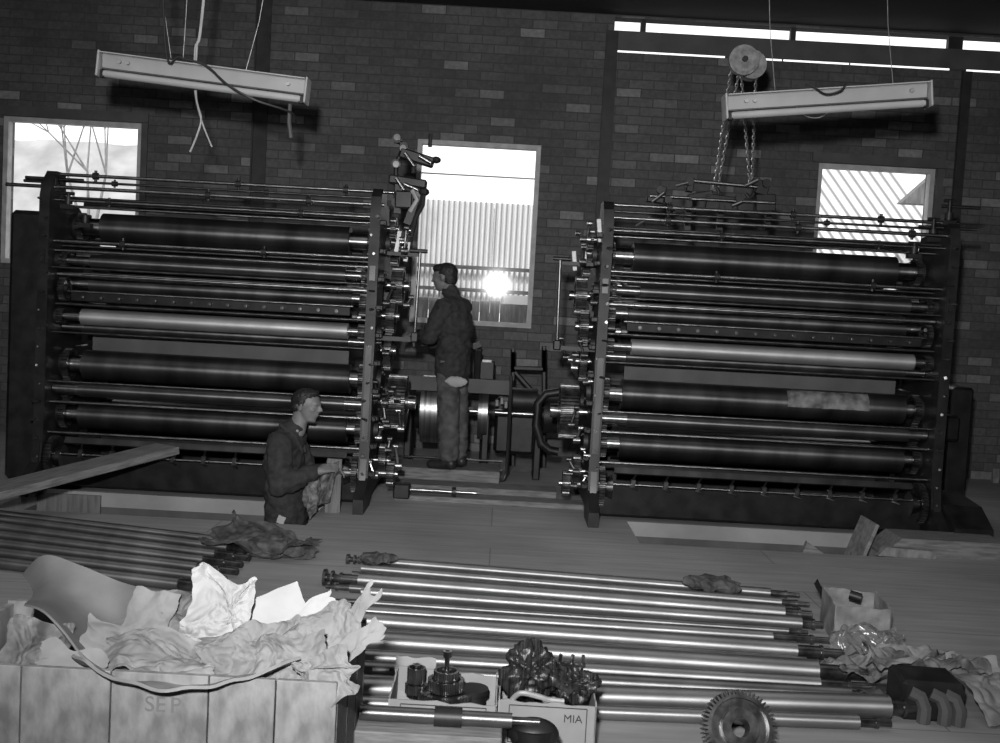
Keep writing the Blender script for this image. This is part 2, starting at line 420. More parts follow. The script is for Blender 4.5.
_T = {}
def _ico(n):
    if n not in _T:
        b = bmesh.new(); bmesh.ops.create_icosphere(b, subdivisions=n, radius=1.0); b.verts.index_update()
        _T[n] = ([v.co.copy() for v in b.verts], [[v.index for v in f.verts] for f in b.faces]); b.free()
    return _T[n]
def clay(name, prims, mat, parent, voxel=0.012, smooth=6, crease=0.0, cscale=9.0, seed=0):
    """one continuous surface grown over tapering limbs and rounded masses"""
    V, Fc = [], []
    def sphere(c, r, s3=(1, 1, 1), rot=None):
        vs, fs = _ico(2 if r * max(s3) < 0.05 else 3)
        mt = Matrix.Translation(Vector(c)) @ (Euler(rot).to_matrix().to_4x4() if rot else Matrix.Identity(4)) @ Matrix.Diagonal((r * s3[0], r * s3[1], r * s3[2], 1))
        k = len(V); V.extend([mt @ v for v in vs]); Fc.extend([[q + k for q in f] for f in fs])
    for p in prims:
        if p[0] == 'e': sphere(p[1], 1.0, p[2], p[3] if len(p) > 3 else None)
        else:
            a, b, ra, rb = Vector(p[1]), Vector(p[2]), p[3], p[4]
            L = (b - a).length; k = max(2, int(L / (min(ra, rb) * 0.35)) + 1)
            for i in range(k + 1):
                t = i / k; sphere(a.lerp(b, t), ra + (rb - ra) * t, p[5] if len(p) > 5 else (1, 1, 1), p[6] if len(p) > 6 else None)
    me = bpy.data.meshes.new(name); me.from_pydata([tuple(v) for v in V], [], Fc)
    o = bpy.data.objects.new(name, me); COL.objects.link(o)
    md = o.modifiers.new('r', 'REMESH'); md.mode = 'VOXEL'; md.voxel_size = voxel; md.use_smooth_shade = True
    sm = o.modifiers.new('s', 'SMOOTH'); sm.iterations = smooth; sm.factor = 0.5
    dg = bpy.context.evaluated_depsgraph_get(); dg.update()
    nm = bpy.data.meshes.new_from_object(o.evaluated_get(dg), depsgraph=dg)
    o.modifiers.clear(); o.data = nm; nm.name = name
    if crease:
        ns = [v.normal.copy() for v in nm.vertices]
        for v, n in zip(nm.vertices, ns):
            q = v.co * cscale + Vector((seed, seed * 1.7, 0))
            q.z *= 1.6
            v.co += n * crease * (1 - 2 * abs(noise.noise(q)) * 1.6)
    nm.materials.clear(); nm.materials.append(M[mat])
    for p in nm.polygons: p.use_smooth = True
    if parent: o.parent = parent
    return o

def text_mesh(name, txt, size, mat, parent, loc, rot, local=True, ext=0.0008):
    cu = bpy.data.curves.new(name, 'FONT'); cu.body = txt; cu.size = size; cu.extrude = ext; cu.align_x = 'CENTER'
    t = bpy.data.objects.new(name, cu); COL.objects.link(t)
    dg = bpy.context.evaluated_depsgraph_get(); dg.update()
    me = bpy.data.meshes.new_from_object(t.evaluated_get(dg))
    bpy.data.objects.remove(t)
    o = bpy.data.objects.new(name, me); COL.objects.link(o); me.materials.clear(); me.materials.append(M[mat])
    o.parent = parent; o.location = loc; o.rotation_euler = rot
    return o

# ------------------------------------------------------------------ the room
WY = 10.3
openings = [(-4.95, -3.6, 1.60, 3.02), (-0.92, 0.28, 1.24, 3.02), (2.98, 4.12, 1.24, 3.00)]   # windows x0,x1,z0,z1
CL0, CL1 = 4.15, 4.275                                                                         # clerestory strip
def wall_back():
    mb = MB(); y = WY + 0.13
    def bx(x0, x1, z0, z1): mb.box(((x0 + x1) / 2, y, (z0 + z1) / 2), (x1 - x0, 0.26, z1 - z0))
    X0, X1 = -6.0, 5.6
    bx(X0, X1, -0.1, 1.24)
    xs = [X0] + [v for o in openings for v in o[:2]] + [X1]
    for a, b in zip(xs[0::2], xs[1::2]): bx(a, b, 1.24, 3.0)
    bx(-4.95, -3.6, 1.24, 1.60)
    bx(X0, -4.95, 3.0, 3.02)
    bx(-3.6, -0.92, 3.0, 3.02); bx(0.28, X1, 3.0, 3.02)
    bx(X0, X1, 3.02, 3.945)
    bx(X0, 0.92, 3.945, 4.36)
    mb.box(((0.92 + X1) / 2, WY + .006, (CL1 + 4.36) / 2), (X1 - 0.92, 0.012, 4.36 - CL1))
    # piers across the thin slot
    for a, b in ((2.0, 2.16), (4.17, 4.33), (2.55, 2.562), (3.2, 3.21)): mb.box(((a + b) / 2, WY + .006, 3.954), (b - a, .012, .02))
    return mb.build('wall_back', 'brick', kind='structure', smooth=False)
wall_back()
MB().box((-6.1, 3.6, 2.1), (0.2, 13.8, 4.5)).build('wall_left', 'brick', kind='structure', smooth=False)
MB().box((5.7, 3.6, 2.1), (0.2, 13.8, 4.5)).build('wall_right', 'brick', kind='structure', smooth=False)
MB().box((0, -3.4, 2.1), (12, 0.2, 4.5)).build('wall_front', 'brick', kind='structure', smooth=False)
MB().box((-0.2, 3.6, 4.42), (12.2, 13.9, 0.24)).build('ceiling', 'ceiling', kind='structure', smooth=False)
# lintel beam between slot and clerestory
MB().box((3.26, WY + 0.006, 4.058), (4.68, 0.012, 0.186)).build('trim_1', 'lintel', kind='structure', smooth=False)
# dark steel stanchions let into the wall
for n_, (x0, x1, z1) in enumerate(((-2.53, -2.38, 4.3), (0.84, 0.96, 4.14), (4.28, 4.38, 3.94)), 2):
    mb = MB(); mb.box(((x0 + x1) / 2, WY - 0.02, z1 / 2), (x1 - x0, 0.012, z1)); mb.box(((x0 + x1) / 2, WY - 0.008, z1 / 2), (0.02, 0.016, z1))
    mb.box((x0 + 0.012, WY - 0.03, z1 / 2), (0.016, 0.03, z1))
    mb.build('trim_%d' % n_, 'stanchion', kind='structure', smooth=False)
# clerestory mullions
mb = MB()
for x in (1.2, 2.65, 4.22):
    mb.box((x, WY + 0.06, (CL0 + CL1) / 2), (0.05 if x < 4 else 0.14, 0.06, CL1 - CL0))
mb.build('window_4', 'stanchion', kind='structure', smooth=False)

# windows: frame + glass
for n_, (x0, x1, z0, z1) in enumerate(openings, 1):
    mb = MB(); y = WY + 0.07; t = 0.045
    for (a, b, c, d) in ((x0, x1, z1 - t, z1), (x0, x1, z0, z0 + t), (x0, x0 + t, z0 + t, z1 - t), (x1 - t, x1, z0 + t, z1 - t)):
        mb.box(((a + b) / 2, y, (c + d) / 2), (b - a, 0.09, d - c))
    if n_ == 2: mb.box(((x0 + x1) / 2, y, 2.70), (x1 - x0 - 2 * t, 0.02, 0.012))
    fr = mb.build('window_%d' % n_, 'frame_white', kind='structure', smooth=False)
    p = MB().box(((x0 + x1) / 2, y + 0.01, (z0 + z1) / 2), (x1 - x0 - 2 * t, 0.004, z1 - z0 - 2 * t)).build('pane', 'glass', fr, smooth=False)
    if n_ != 2:
        q = MB(); q.box(((x0 + x1) / 2, WY - 0.01, z1 + 0.05), (x1 - x0 + 0.14, 0.03, 0.09))
        q.box((x1 + 0.035, WY - 0.01, (z0 + z1) / 2), (0.06, 0.025, z1 - z0))
        q.build('window_frame', 'lintel', fr, smooth=False)

# floor with the two machine pits, and the pit linings
PY0, PY1, PD = 6.55, 7.23, 0.92
PITS = [(-3.16, -1.17), (0.94, 2.55)]
mb = MB()
def fr_(x0, x1, y0, y1): mb.box(((x0 + x1) / 2, (y0 + y1) / 2, -0.05), (x1 - x0, y1 - y0, 0.1))
fr_(-6, 5.6, -3.3, PY0); fr_(-6, 5.6, PY1, 10.45)
fr_(-6, PITS[0][0], PY0, PY1); fr_(PITS[0][1], PITS[1][0], PY0, PY1); fr_(PITS[1][1], 5.6, PY0, PY1)
mb.build('floor', 'floor', kind='structure', smooth=False)
for nm, (a, b) in zip(('wall_left_pit', 'wall_right_pit'), PITS):
    mb = MB(); zc = -0.1 - (PD - 0.1) / 2; h = PD - 0.1
    mb.box(((a + b) / 2, PY1 + 0.04, zc), (b - a + 0.16, 0.08, h)); mb.box(((a + b) / 2, PY0 - 0.04, zc), (b - a + 0.16, 0.08, h))
    mb.box((a - 0.04, (PY0 + PY1) / 2, zc), (0.08, PY1 - PY0, h)); mb.box((b + 0.04, (PY0 + PY1) / 2, zc), (0.08, PY1 - PY0, h))
    mb.box(((a + b) / 2, (PY0 + PY1) / 2, -PD - 0.04), (b - a + 0.16, PY1 - PY0 + 0.16, 0.08))
    mb.build(nm, 'concrete', kind='structure', smooth=False)

# ------------------------------------------------------------------ outside the windows
def corrugated(x0, x1, z0, z1, y, pitch=0.066, amp=0.022):
    n = int((x1 - x0) / pitch * 8)
    return MB().grid(lambda u, v: Vector((x0 + (x1 - x0) * u, y + amp * math.sin((x0 + (x1 - x0) * u) / pitch * 2 * PI), z0 + (z1 - z0) * v)), n, 1, 0.002)
ff = thing('corrugated_fence', 'white corrugated iron fence outside the tall middle window', 'fence', (-0.2, 13.2, 0))
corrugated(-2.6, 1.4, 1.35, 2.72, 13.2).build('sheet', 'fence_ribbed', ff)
mb = MB()
for z in (1.62, 1.9): mb.box((-0.6, 13.14, z), (4, 0.03, 0.045))
mb.split('rail', 'wood_dark', ff, smooth=False)
for x in (-2.4, -.2, 1.3): MB().box((x, 13.26, 1.25), (.08, .08, 2.8)).build('post', 'boards_out', ff, smooth=False)
mb = MB(); rnd = random.Random(5); x = -2.6
while x < 1.4:
    wd = rnd.uniform(0.1, 0.17); mb.box((x + wd / 2, 12.6 + rnd.uniform(-.01, .01), 0.72 + rnd.uniform(-.02, .02)), (wd - 0.006, 0.025, 1.54)); x += wd
bf = mb.build('paling_fence', 'boards_out', smooth=False); tag(bf, 'grey upright paling fence outside low in the middle window', 'fence')
sh = MB(); sh.box((0.31, 11.9, 1.52), (0.62, 0.3, 0.10)); so = sh.build('ledge_box', 'fence', smooth=False); tag(so, 'white ledge outside at the lower right corner of the middle window', 'ledge')
sh2 = MB(); sh2.box((0.3, 11.95, 0.73), (0.5, 0.2, 1.47)); sh2.build('stand', 'boards_out', so, smooth=False)
# ribbed roof beyond the right-hand window
def roof(u, v):
    L = Vector((3.6, 14.0, 2.15)) + Vector((2.6, 0, 0)) * u + Vector((-1.15, 0.9, 1.9)) * v
    L.z += 0.03 * math.sin(u * 2.6 / 0.145 * 2 * PI); return L
mr = MB(); mr.grid(roof, 180, 1, 0.004)
mr.grid(lambda u, v: Vector((2.6, 14.0, 0)) + Vector((4.0, 0, 0)) * u + Vector((0, 0, 2.15)) * v, 1, 1, 0.05)
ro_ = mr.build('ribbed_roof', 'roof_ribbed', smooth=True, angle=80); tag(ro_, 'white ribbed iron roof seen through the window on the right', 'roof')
gb = MB().prism([Vector((4.95, 13.4, 3.02)), Vector((5.35, 13.4, 3.42)), Vector((6.3, 13.4, 3.42)), Vector((6.3, 13.4, 0)), Vector((5.95, 13.4, 0)), Vector((5.95, 13.4, 3.02))], (0, 0, 0), (0, 0.2, 0)).build('gable_wall', 'boards_out', smooth=False)
tag(gb, 'grey gable wall beyond the right-hand window, beside the ribbed roof', 'wall')
hm = MB().grid(lambda u, v: Vector((-12 + 9 * u, 19 + v * 4, 0.2 + v * 4.3 + 0.35 * noise.noise(Vector((u * 9, v * 5, 3))))), 40, 16).build('hillside', 'foliage')
tag(hm, 'pale hazy hillside beyond the window on the left', 'hillside')
gd = MB().box((0, 22, -0.2), (60, 22, 0.1)).build('ground', 'foliage', kind='structure', smooth=False)
def shrub(x, seed):
    r_ = random.Random(seed); t = thing('bare_tree', 'thin leafless tree on the hillside in the left window', 'tree', (x, 17.2, -0.15)); mb = MB()
    def br(p, d, L, r, n):
        q = p + d * L; mb.cyl(p, q, r, r * 0.6, n=5)
        if n:
            for _ in range(3): br(q, (d + Vector((r_.uniform(-.8, .8), r_.uniform(-.5, .5), r_.uniform(-.2, .6)))).normalized(), L * 0.62, r * 0.55, n - 1)
    br(Vector((x, 17.2, -0.15)), Vector((0.05, 0, 1)), 2.1, 0.06, 4); mb.build('branches', 'paper_mid', t)
shrub(-6.9, 3)

# ------------------------------------------------------------------ presses
FY = 7.2
def ring_holes(cx, cz, ry, rz, n=14, a0=0): return [(cx + ry * math.cos(i * 2 * PI / n + a0), cz + rz * math.sin(i * 2 * PI / n + a0)) for i in range(n)]
def rrect(y0, y1, z0, z1, r=0.04, k=3):
    pts = []
    for (cy, cz, s) in ((y1 - r, z1 - r, 0), (y0 + r, z1 - r, 1), (y0 + r, z0 + r, 2), (y1 - r, z0 + r, 3)):
        for i in range(k + 1):
            a = (s + i / k) * PI / 2; pts.append((cy + r * math.cos(a), cz + r * math.sin(a)))
    return pts
FRAME_OUT = [(6.95, 0.0), (6.95, 0.10), (7.12, 0.22), (7.15, 0.4), (7.15, 2.02), (7.18, 2.14), (7.26, 2.20), (7.46, 2.20), (7.50, 2.12), (7.66, 2.10), (7.72, 1.96), (7.95, 1.92), (8.05, 1.74),
             (8.22, 1.70), (8.30, 1.55), (8.30, 0.4), (8.36, 0.2), (8.55, 0.10), (8.55, 0.0), (8.2, 0.0), (8.1, 0.08), (7.4, 0.08), (7.3, 0.0)]
FRAME_LOW = FRAME_OUT[:5] + [(7.18, 2.12), (7.26, 2.20), (7.40, 2.20), (7.42, 2.0), (7.66, 1.98), (7.72, 1.94), (7.95, 1.90)] + FRAME_OUT[12:]
FRAME_HOLES = [rrect(7.5, 7.95, 1.36, 1.6), rrect(7.62, 8.05, 0.98, 1.22), rrect(7.6, 8.1, 0.24, 0.36)]

def press(name, label, xl, xr, side, seed):
    """side=+1: gear train outside the right frame, -1: outside the left one"""
    rnd = random.Random(seed)
    T = thing(name, label, 'printing press', ((xl + xr) / 2, FY, 0))
    fx = {}
    for s, X in ((-1, xl), (1, xr)):
        fr = MB().plate(FRAME_LOW if (side > 0 and s < 0) else FRAME_OUT, FRAME_HOLES, X - 0.035, X + 0.035).build('side_frame', 'iron', T, angle=30)
        mb = MB()      # machined front edge
        if s == side: mb.box((X, 7.143, 1.62), (0.04, 0.014, 0.10)); mb.box((X, 7.143, 0.80), (0.042, 0.014, 0.66));
        else: mb.box((X, 7.143, 1.62), (0.03, 0.014, 0.08))
        mb.box((X, 7.115, 0.24), (0.045, 0.012, 0.22), rot=(-0.2, 0, 0))
        mb.split('machined_edge', 'iron_edge' if s == side else 'iron', fr, smooth=False)
        mb = MB()      # bearing caps and bolts up the frame
        for (y, z, r) in ((7.62, 1.85, .09), (7.46, .87, .10), (7.42, .52, .09), (7.32, 1.21, .06), (7.3, 1.6, .05), (7.9, 1.2, .08), (8.0, .75, .1)):
            for sd in (-1, 1):
                mb.cyl((X + sd * 0.035, y, z), (X + sd * 0.065, y, z), r, n=20)
                for k in range(4):
                    a = k * PI / 2 + 0.6; mb.cyl((X + sd * 0.06, y + r * .75 * math.cos(a), z + r * .75 * math.sin(a)), (X + sd * 0.078, y + r * .75 * math.cos(a), z + r * .75 * math.sin(a)), 0.011, n=6)
        mb.split('bearing_cap', 'iron', fr)
        mb = MB()
        for k in range(15):
            z = 0.25 + k * 0.125; y = 7.115
            mb.cyl((X + rnd.uniform(-.03, .03), y + .05, z), (X + rnd.uniform(-.03, .03), y - rnd.uniform(0.0, .03), z), rnd.uniform(.006, .012), n=6)
        mb.split('bolt', 'gear', fr)
    L0, L1 = xl + 0.2, xr - 0.18
    def drum(nm, z, y, r, mat, a=L0, b=L1, jr=None, journal=True):
        mb = MB(); mb.cyl((a, y, z), (b, y, z), r, n=48)
        for q in (a, b): pass
        o = mb.build(nm, mat, T)
        if journal:
            jr = jr or r * 0.62
            j = MB(); j.cyl((xl + 0.04, y, z), (a, y, z), jr, n=28); j.build('journal', 'journal', o)
            j = MB(); j.cyl((b, y, z), (xr - 0.04, y, z), jr, n=28); j.build('journal', 'journal', o)
        return o
    def rod(z, y, r, mat='rod', a=None, b=None, nm='tie_rod', collars=0):
        a = xl + 0.03 if a is None else a; b = xr - 0.03 if b is None else b
        o = MB().cyl((a, y, z), (b, y, z), r, n=14).build(nm, mat, T)
        if collars:
            mb = MB()
            for k in range(collars):
                x = a + (b - a) * (k + rnd.uniform(.3, .7)) / collars
                mb.cyl((x - .018, y, z), (x + .018, y, z), r * 2.0, n=14); mb.cyl((x, y, z - r * 3), (x, y, z + r * 3.2), r * .9, n=8)
            mb.split('collar', 'iron', o)
        return o
    # top group of rods
    rod(2.18, FY + .06, .012, 'rod', xl - .02, xr + .12 if side > 0 else xr + .05, collars=3)
    rod(2.145, FY + .16, .009, 'rod_dark', collars=2)
    rod(2.09, FY + .03, .013, 'rod', xl - .3 if side > 0 else xl + .03, xr + .05, collars=3)
    rod(2.03, FY + .12, .009, 'rod_dark')
    rod(2.005, FY + .04, .010, 'rod', collars=2)
    rod(1.975, FY + .2, .010, 'rod')
    rod(2.02, FY + .55, .016, 'rod_dark')
    drum('impression_cylinder', 1.85, FY + .42, .105, 'cyl', L0 + .03, L1 - .05)
    drum('roller', 1.79, FY + .80, .085, 'cyl')
    rod(1.725, FY + .04, .013, 'rod', collars=2); rod(1.70, FY + .18, .009, 'rod_dark'); rod(1.662, FY + .06, .011, 'rod')
    drum('roller', 1.60, FY + .14, .05, 'cyl_mid', L0 + .06, L1 - .03, .032)
    drum('roller', 1.50, FY + .10, .026, 'rod', L0 + .02, L1 - .06, .018)
    rod(1.545, FY + .02, .008, 'rod_dark', nm='tie_rod')
    drum('roller', 1.44, FY + .30, .07, 'cyl')
    drum('roller', 1.64, FY + .45, .075, 'cyl'); drum('roller', 1.52, FY + .75, .10, 'cyl'); drum('roller', 1.30, FY + .68, .10, 'cyl')
    MB().box(((L0 + L1) / 2, FY + .33, 1.03), (L1 - L0 - .02, .012, .12)).build('cover_board', 'lintel', T, smooth=False)
    # ink fountain bar with keys
    bar = MB().box(((L0 + L1) / 2, FY + .03, 1.352), (L1 - L0 + .06, .03, .058), rot=(0.12, 0, 0), bev=.004).build('crossbar', 'iron', T, smooth=False)
    k_ = MB()
    for i in range(15):
        x = L0 + .06 + (L1 - L0 - .12) * i / 14; k_.cyl((x, FY + .02, 1.35), (x, FY - .012, 1.35), .013, n=8); k_.cyl((x, FY - .01, 1.35), (x, FY - .02, 1.35), .006, n=6)
    k_.split('ink_key', 'gear', bar)
    rod(1.386, FY + .02, .008, 'rod', L0 - .05, L1 + .05); rod(1.295, FY + .10, .011, 'rod_dark')
    drum('roller', 1.212, FY + .10, .056, 'roller_bright', L0 + .02, L1 + .01, .03)
    drum('roller', 1.135, FY + .22, .045, 'cyl', L0, L1, .03)
    rod(1.10, FY + .05, .008, 'rod_dark')
    drum('plate_cylinder', .868, FY + .26, .105, 'cyl', L0 - .01, L1 + .02)
    drum('roller', .705, FY + .10, .05, 'cyl_mid', L0 + .02, L1 + .01, .04)
    rod(.76, FY + .03, .007, 'rod'); rod(.615, FY + .05, .012, 'rod')
    drum('blanket_cylinder', .515, FY + .22, .095, 'cyl', L0 - .01, L1 + .02)
    drum('roller', .78, FY + .75, .11, 'cyl'); drum('roller', .45, FY + .8, .12, 'cyl')
    rod(.405, FY + .03, .012, 'rod')
    b2 = MB().box(((L0 + L1) / 2, FY + .04, .352), (L1 - L0 + .1, .02, .044), rot=(-0.5, 0, 0)).build('crossbar', 'iron_edge', T, smooth=False)
    o = rod(.262, FY + .0, .010, 'rod')
    cl = MB()
    for i in range(9):
        x = L0 + .08 + (L1 - L0 - .16) * i / 8
        cl.box((x, FY - .002, .275), (.03, .035, .05)); cl.cyl((x, FY, .30), (x + .012, FY - .02, .335), .008, n=6); cl.cyl((x - .02, FY - .01, .25), (x + .03, FY - .03, .235), .007, n=6)
    cl.split('clip', 'gear', o)
    tr = MB(); tr.prism([Vector((0, FY + .02, .245)), Vector((0, FY + .028, .245)), Vector((0, FY + .05, .06)), Vector((0, FY + .10, .035)), Vector((0, FY + .55, .035)), Vector((0, FY + .55, .022)), Vector((0, FY + .09, .022)), Vector((0, FY + .04, .045))], (xl + .05, 0, 0), (xr - xl - .1, 0, 0))
    tr.build('drip_tray', 'iron', T, smooth=False)
    # back closing panels (dark), leaving the slot under the bright roller open
    MB().box(((xl + xr) / 2, 8.2, .30), (xr - xl - .08, .02, .5)).build('back_panel', 'iron', T, smooth=False)
    MB().box(((xl + xr) / 2, 8.15, 1.42), (xr - xl - .08, .02, .46)).build('back_panel', 'iron', T, smooth=False)
    # gears inside both frames
    for s, X in ((-1, xl), (1, xr)):
        q = X - s * .075
        for (z, y, r, t) in ((.868, FY + .26, .112, 26), (.515, FY + .22, .102, 24), (.69, FY + .24, .075, 18), (1.85, FY + .42, .10, 24), (1.60, FY + .14, .05, 14), (1.21, FY + .10, .055, 16), (1.40, FY + .14, .085, 20)):
            MB().gear((q, y, z), r, .045, t, dep=.12).build('gear', 'gear', T, smooth=False)
        MB().gear((q + s * .01, FY + .07, .23), .145, .04, 34, dep=.08).build('gear', 'gear', T, smooth=False)
        c_ = MB(); c_.cyl((X - s * .14, FY + .05, .23), (X - s * .08, FY + .05, .23), .085, .06, n=24); c_.build('hub', 'journal', T)
    # outboard gear train
    X = xr if side > 0 else xl; s = side
    trn = [(.71, FY + .40, .20, .13, 46, .17), (1.33, FY + .35, .13, .06, 30, .10), (1.55, FY + .42, .14, .08, 32, .13), (1.08, FY + .38, .15, .05, 34, .09), (1.78, FY + .40, .10, .05, 24, .10),
           (.30, FY + .25, .12, .05, 26, .10), (.24, FY + .05, .09, .05, 20, .18), (1.95, FY + .30, .08, .04, 20, .09)]
    for (z, y, r, wd, t, off) in trn:
        MB().gear((X + s * off, y, z), r, wd, t, dep=.07).build('gear', 'gear', T, smooth=False)
        MB().cyl((X + s * .03, y, z), (X + s * (off + wd), y, z), r * .25, n=16).build('shaft', 'journal', T)
    # levers, brackets and small linkage outboard
    for k in range(16):
        z = rnd.uniform(.2, 2.0); y = FY + rnd.uniform(-.05, .12); off = rnd.uniform(.05, .24); L = rnd.uniform(.06, .16); a = rnd.uniform(-1.2, 1.2)
        mb = MB(); p0 = Vector((X + s * off, y, z)); p1 = p0 + Vector((math.sin(a) * L * .4, rnd.uniform(-.03, .03), math.cos(a) * L))
        mb.cyl(p0, p1, .010, n=8); mb.cyl(p0 - Vector((.02, 0, 0)), p0 + Vector((.025, 0, 0)), .022, n=12); mb.cyl(p1 - Vector((.016, 0, 0)), p1 + Vector((.016, 0, 0)), .017, n=12)
        mb.build('lever', 'gear' if k % 3 else 'journal', T)
    for k in range(10):
        z = .25 + k * .19; mb = MB(); mb.box((X + s * .06, FY - .06 + .02 * (k % 3), z), (.05, .05, .035), bev=.006); mb.cyl((X + s * .06, FY - .06, z), (X + s * .06, FY - .11, z), .012, n=8)
        mb.build('bracket', 'iron', T, smooth=False)
    # pale bare plates at the stepped top corner
    for (off, z0, z1) in ((-.02, 1.98, 2.16), (.05, 1.92, 2.08), (.14, 1.78, 1.93), (.20, 1.72, 1.86)):
        if side < 0 or off > .1:
            MB().box((X + s * off, FY + .02 + abs(off), (z0 + z1) / 2), (.032, .012, z1 - z0), rot=(0, s * .12, 0), bev=.003).build('bare_plate', 'plate_light', T, smooth=False)
    # spindle post outboard with tee top
    px_ = X + s * .30
    mb = MB(); mb.cyl((px_, FY + .02, 1.22), (px_ + s * .01, FY + .02, 1.78), .010, n=10)
    mb.build('vertical_spindle', 'rod_dark', T)
    mb = MB(); mb.cyl((px_ - .06, FY + .02, 1.79), (px_ + .06, FY + .02, 1.79), .014, n=10); mb.box((px_, FY + .02, 1.2), (.05, .05, .07), bev=.008)
    mb.box((X + s * .16, FY + .06, 1.18), (.3, .03, .03)); mb.box((X + s * .16, FY + .06, 1.765), (.3, .02, .025)); mb.split('spindle_bracket', 'iron', T, smooth=False)
    # adjusting screws stepping down over the outer end frame
    XO = xl if side > 0 else xr; so_ = -side
    for (dx, z, ln) in ((-.02, 2.20, .13), (-.12, 2.08, .12), (-.24, 1.96, .07)):
        x = XO + so_ * dx
        if side > 0: z -= .10; ln *= .6
        mb = MB(); mb.cyl((x, FY + .05, z - .03), (x, FY + .05, z + ln), .014, n=10); mb.cyl((x, FY + .05, z + .0), (x, FY + .05, z + .05), .028, n=10)
        mb.cyl((x - .04, FY + .05, z + ln), (x + .04, FY + .05, z + ln), .012, n=8); mb.box((x, FY + .05, z - .02), (.09, .05, .03))
        mb.build('adjusting_screw', 'iron', T)
    rod(2.30 if side < 0 else 2.13, FY + .12, .011, 'rod_dark', XO - so_ * .05, XO + so_ * .22); rod(2.15, FY + .10, .012, 'rod_dark', XO - so_ * .2, XO + so_ * .2)
    # top carriage: small bridge carrying levers
    return T

P1 = press('printing_press', 'dark printing press on the left, behind the man standing in the pit', -3.14, -0.90, 1, 1)
P2 = press('printing_press', 'dark printing press on the right, hung with the chains of the hoist', 0.68, 3.03, -1, 2)

# lever tower on top of the left press
def boss_arm(T, pts, r, mat='iron'):
    mb = MB()
    for a, b in zip(pts, pts[1:]): mb.cyl(a, b, r, n=10)
    for p in pts: mb.cyl(Vector(p) - Vector((0, .025, 0)), Vector(p) + Vector((0, .02, 0)), r * 1.9, n=18)
    return mb.build('lever_arm', mat, T)
Yt = 7.25
boss_arm(P1, [at(396, 203, Yt), at(396, 180, Yt), at(396, 164, Yt), at(404, 147, Yt), at(397, 139, Yt)], .016)
mb = MB()
for (x, y) in ((396, 164), (403, 148), (397, 137)): p = at(x, y, Yt - .035); mb.cyl(p, p + Vector((0, .012, 0)), .022, n=18)
mb.split('boss_face', 'journal', P1)
mb = MB(); c = at(417, 158, Yt); mb.box(c, (.24, .08, .07), rot=(0, .25, 0), bev=.01); c = at(408, 182, Yt); mb.box(c, (.26, .09, .06), rot=(0, .1, 0), bev=.01)
c = at(404, 200, Yt); mb.box(c, (.12, .08, .12), bev=.01); c = at(398, 196, Yt); mb.box(c, (.04, .06, .24)); c = at(411, 214, Yt); mb.box(c, (.05, .06, .15), rot=(0, .3, 0))
for (x, y) in ((430, 147), (413, 173)): p = at(x, y, Yt); mb.cyl(p, p + Vector((0, 0, .09)), .014, n=10)
p = at(436, 160, Yt); mb.sph(p, .035, 12, (1, 1, .7)); p = at(424, 192, Yt); mb.sph(p, .035, 12, (1.1, 1, .8))
mb.split('lever_block', 'iron', P1, smooth=False)
mb = MB()
mb.cyl(at(405, 153, Yt - .06), at(414, 166, Yt - .06), .013, n=10); mb.cyl(at(396, 178, Yt - .06), at(404, 190, Yt - .06), .013, n=10)
mb.cyl(at(419, 156, Yt - .05), at(431, 163, Yt - .05), .016, n=10); mb.cyl(at(404, 184, Yt - .05), at(418, 190, Yt - .05), .014, n=10)
mb.split('bright_pin', 'journal', P1)
mb = MB(); mb.tube([at(424, 188, Yt), at(422, 205, Yt), at(415, 218, Yt), at(411, 236, Yt)], .02, 8); mb.build('curved_arm', 'iron', P1)
mb = MB(); mb.tube([at(412, 190, Yt - .05), at(417, 200, Yt - .05), at(410, 212, Yt - .05)], .016, 8); mb.build('curved_arm', 'plate_light', P1)
# bridge on the right press, to which the hoist chains are hooked
Yb = 7.5
mb = MB()
for a, b, r in (((694, 181), (757, 187), .014), ((692, 199), (775, 203), .012), ((650, 196), (690, 198), .011)): mb.cyl(at(*a, Yb), at(*b, Yb), r, n=10)
mb.split('tie_rod', 'rod', P2)
mb = MB()
for (x, y, w_, h_) in ((690, 185, .05, .10), (762, 188, .09, .10), (700, 196, .18, .05), (725, 199, .3, .04), (765, 203, .14, .12), (662, 193, .05, .09), (712, 205, .1, .08), (745, 208, .12, .07), (655, 200, .12, .04)):
    mb.box(at(x, y, Yb + .03), (w_, .06, h_), rot=(0, (x % 7 - 3) * .08, 0), bev=.006)
for (x, y) in ((690, 181), (757, 181), (767, 183), (740, 198)): p = at(x, y, Yb - .03); mb.cyl(p, p + Vector((0, .05, 0)), .03, n=16)
for (x, y) in ((688, 215), (720, 215), (768, 215)): p = at(x, y, Yb + .03); mb.box(p, (.04, .05, .22))
mb.split('lever_block', 'iron', P2, smooth=False)
mb = MB()
for a, b in (((745, 186), (758, 180)), ((652, 202), (664, 193)), ((676, 186), (688, 183)), ((732, 206), (742, 202)), ((636, 226), (650, 218)), ((600, 262), (640, 300))): mb.cyl(at(*a, Yb - .06), at(*b, Yb - .06), .011, n=8)
mb.split('bright_pin', 'journal', P2)
boss_arm(P2, [at(660, 190, Yb), at(668, 200, Yb), at(671, 212, Yb)], .014)

# pale patch added as the bright reflection on the right press's lower cylinder
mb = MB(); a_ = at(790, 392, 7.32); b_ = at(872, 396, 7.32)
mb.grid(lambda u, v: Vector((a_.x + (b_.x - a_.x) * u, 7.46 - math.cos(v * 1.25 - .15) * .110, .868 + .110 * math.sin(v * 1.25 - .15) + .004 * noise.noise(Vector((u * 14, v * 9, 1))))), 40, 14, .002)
o = mb.build('reflection_patch', 'paper_dirty'); tag(o, 'pale patch standing in for a reflection on a cylinder at the right press', 'sheet')

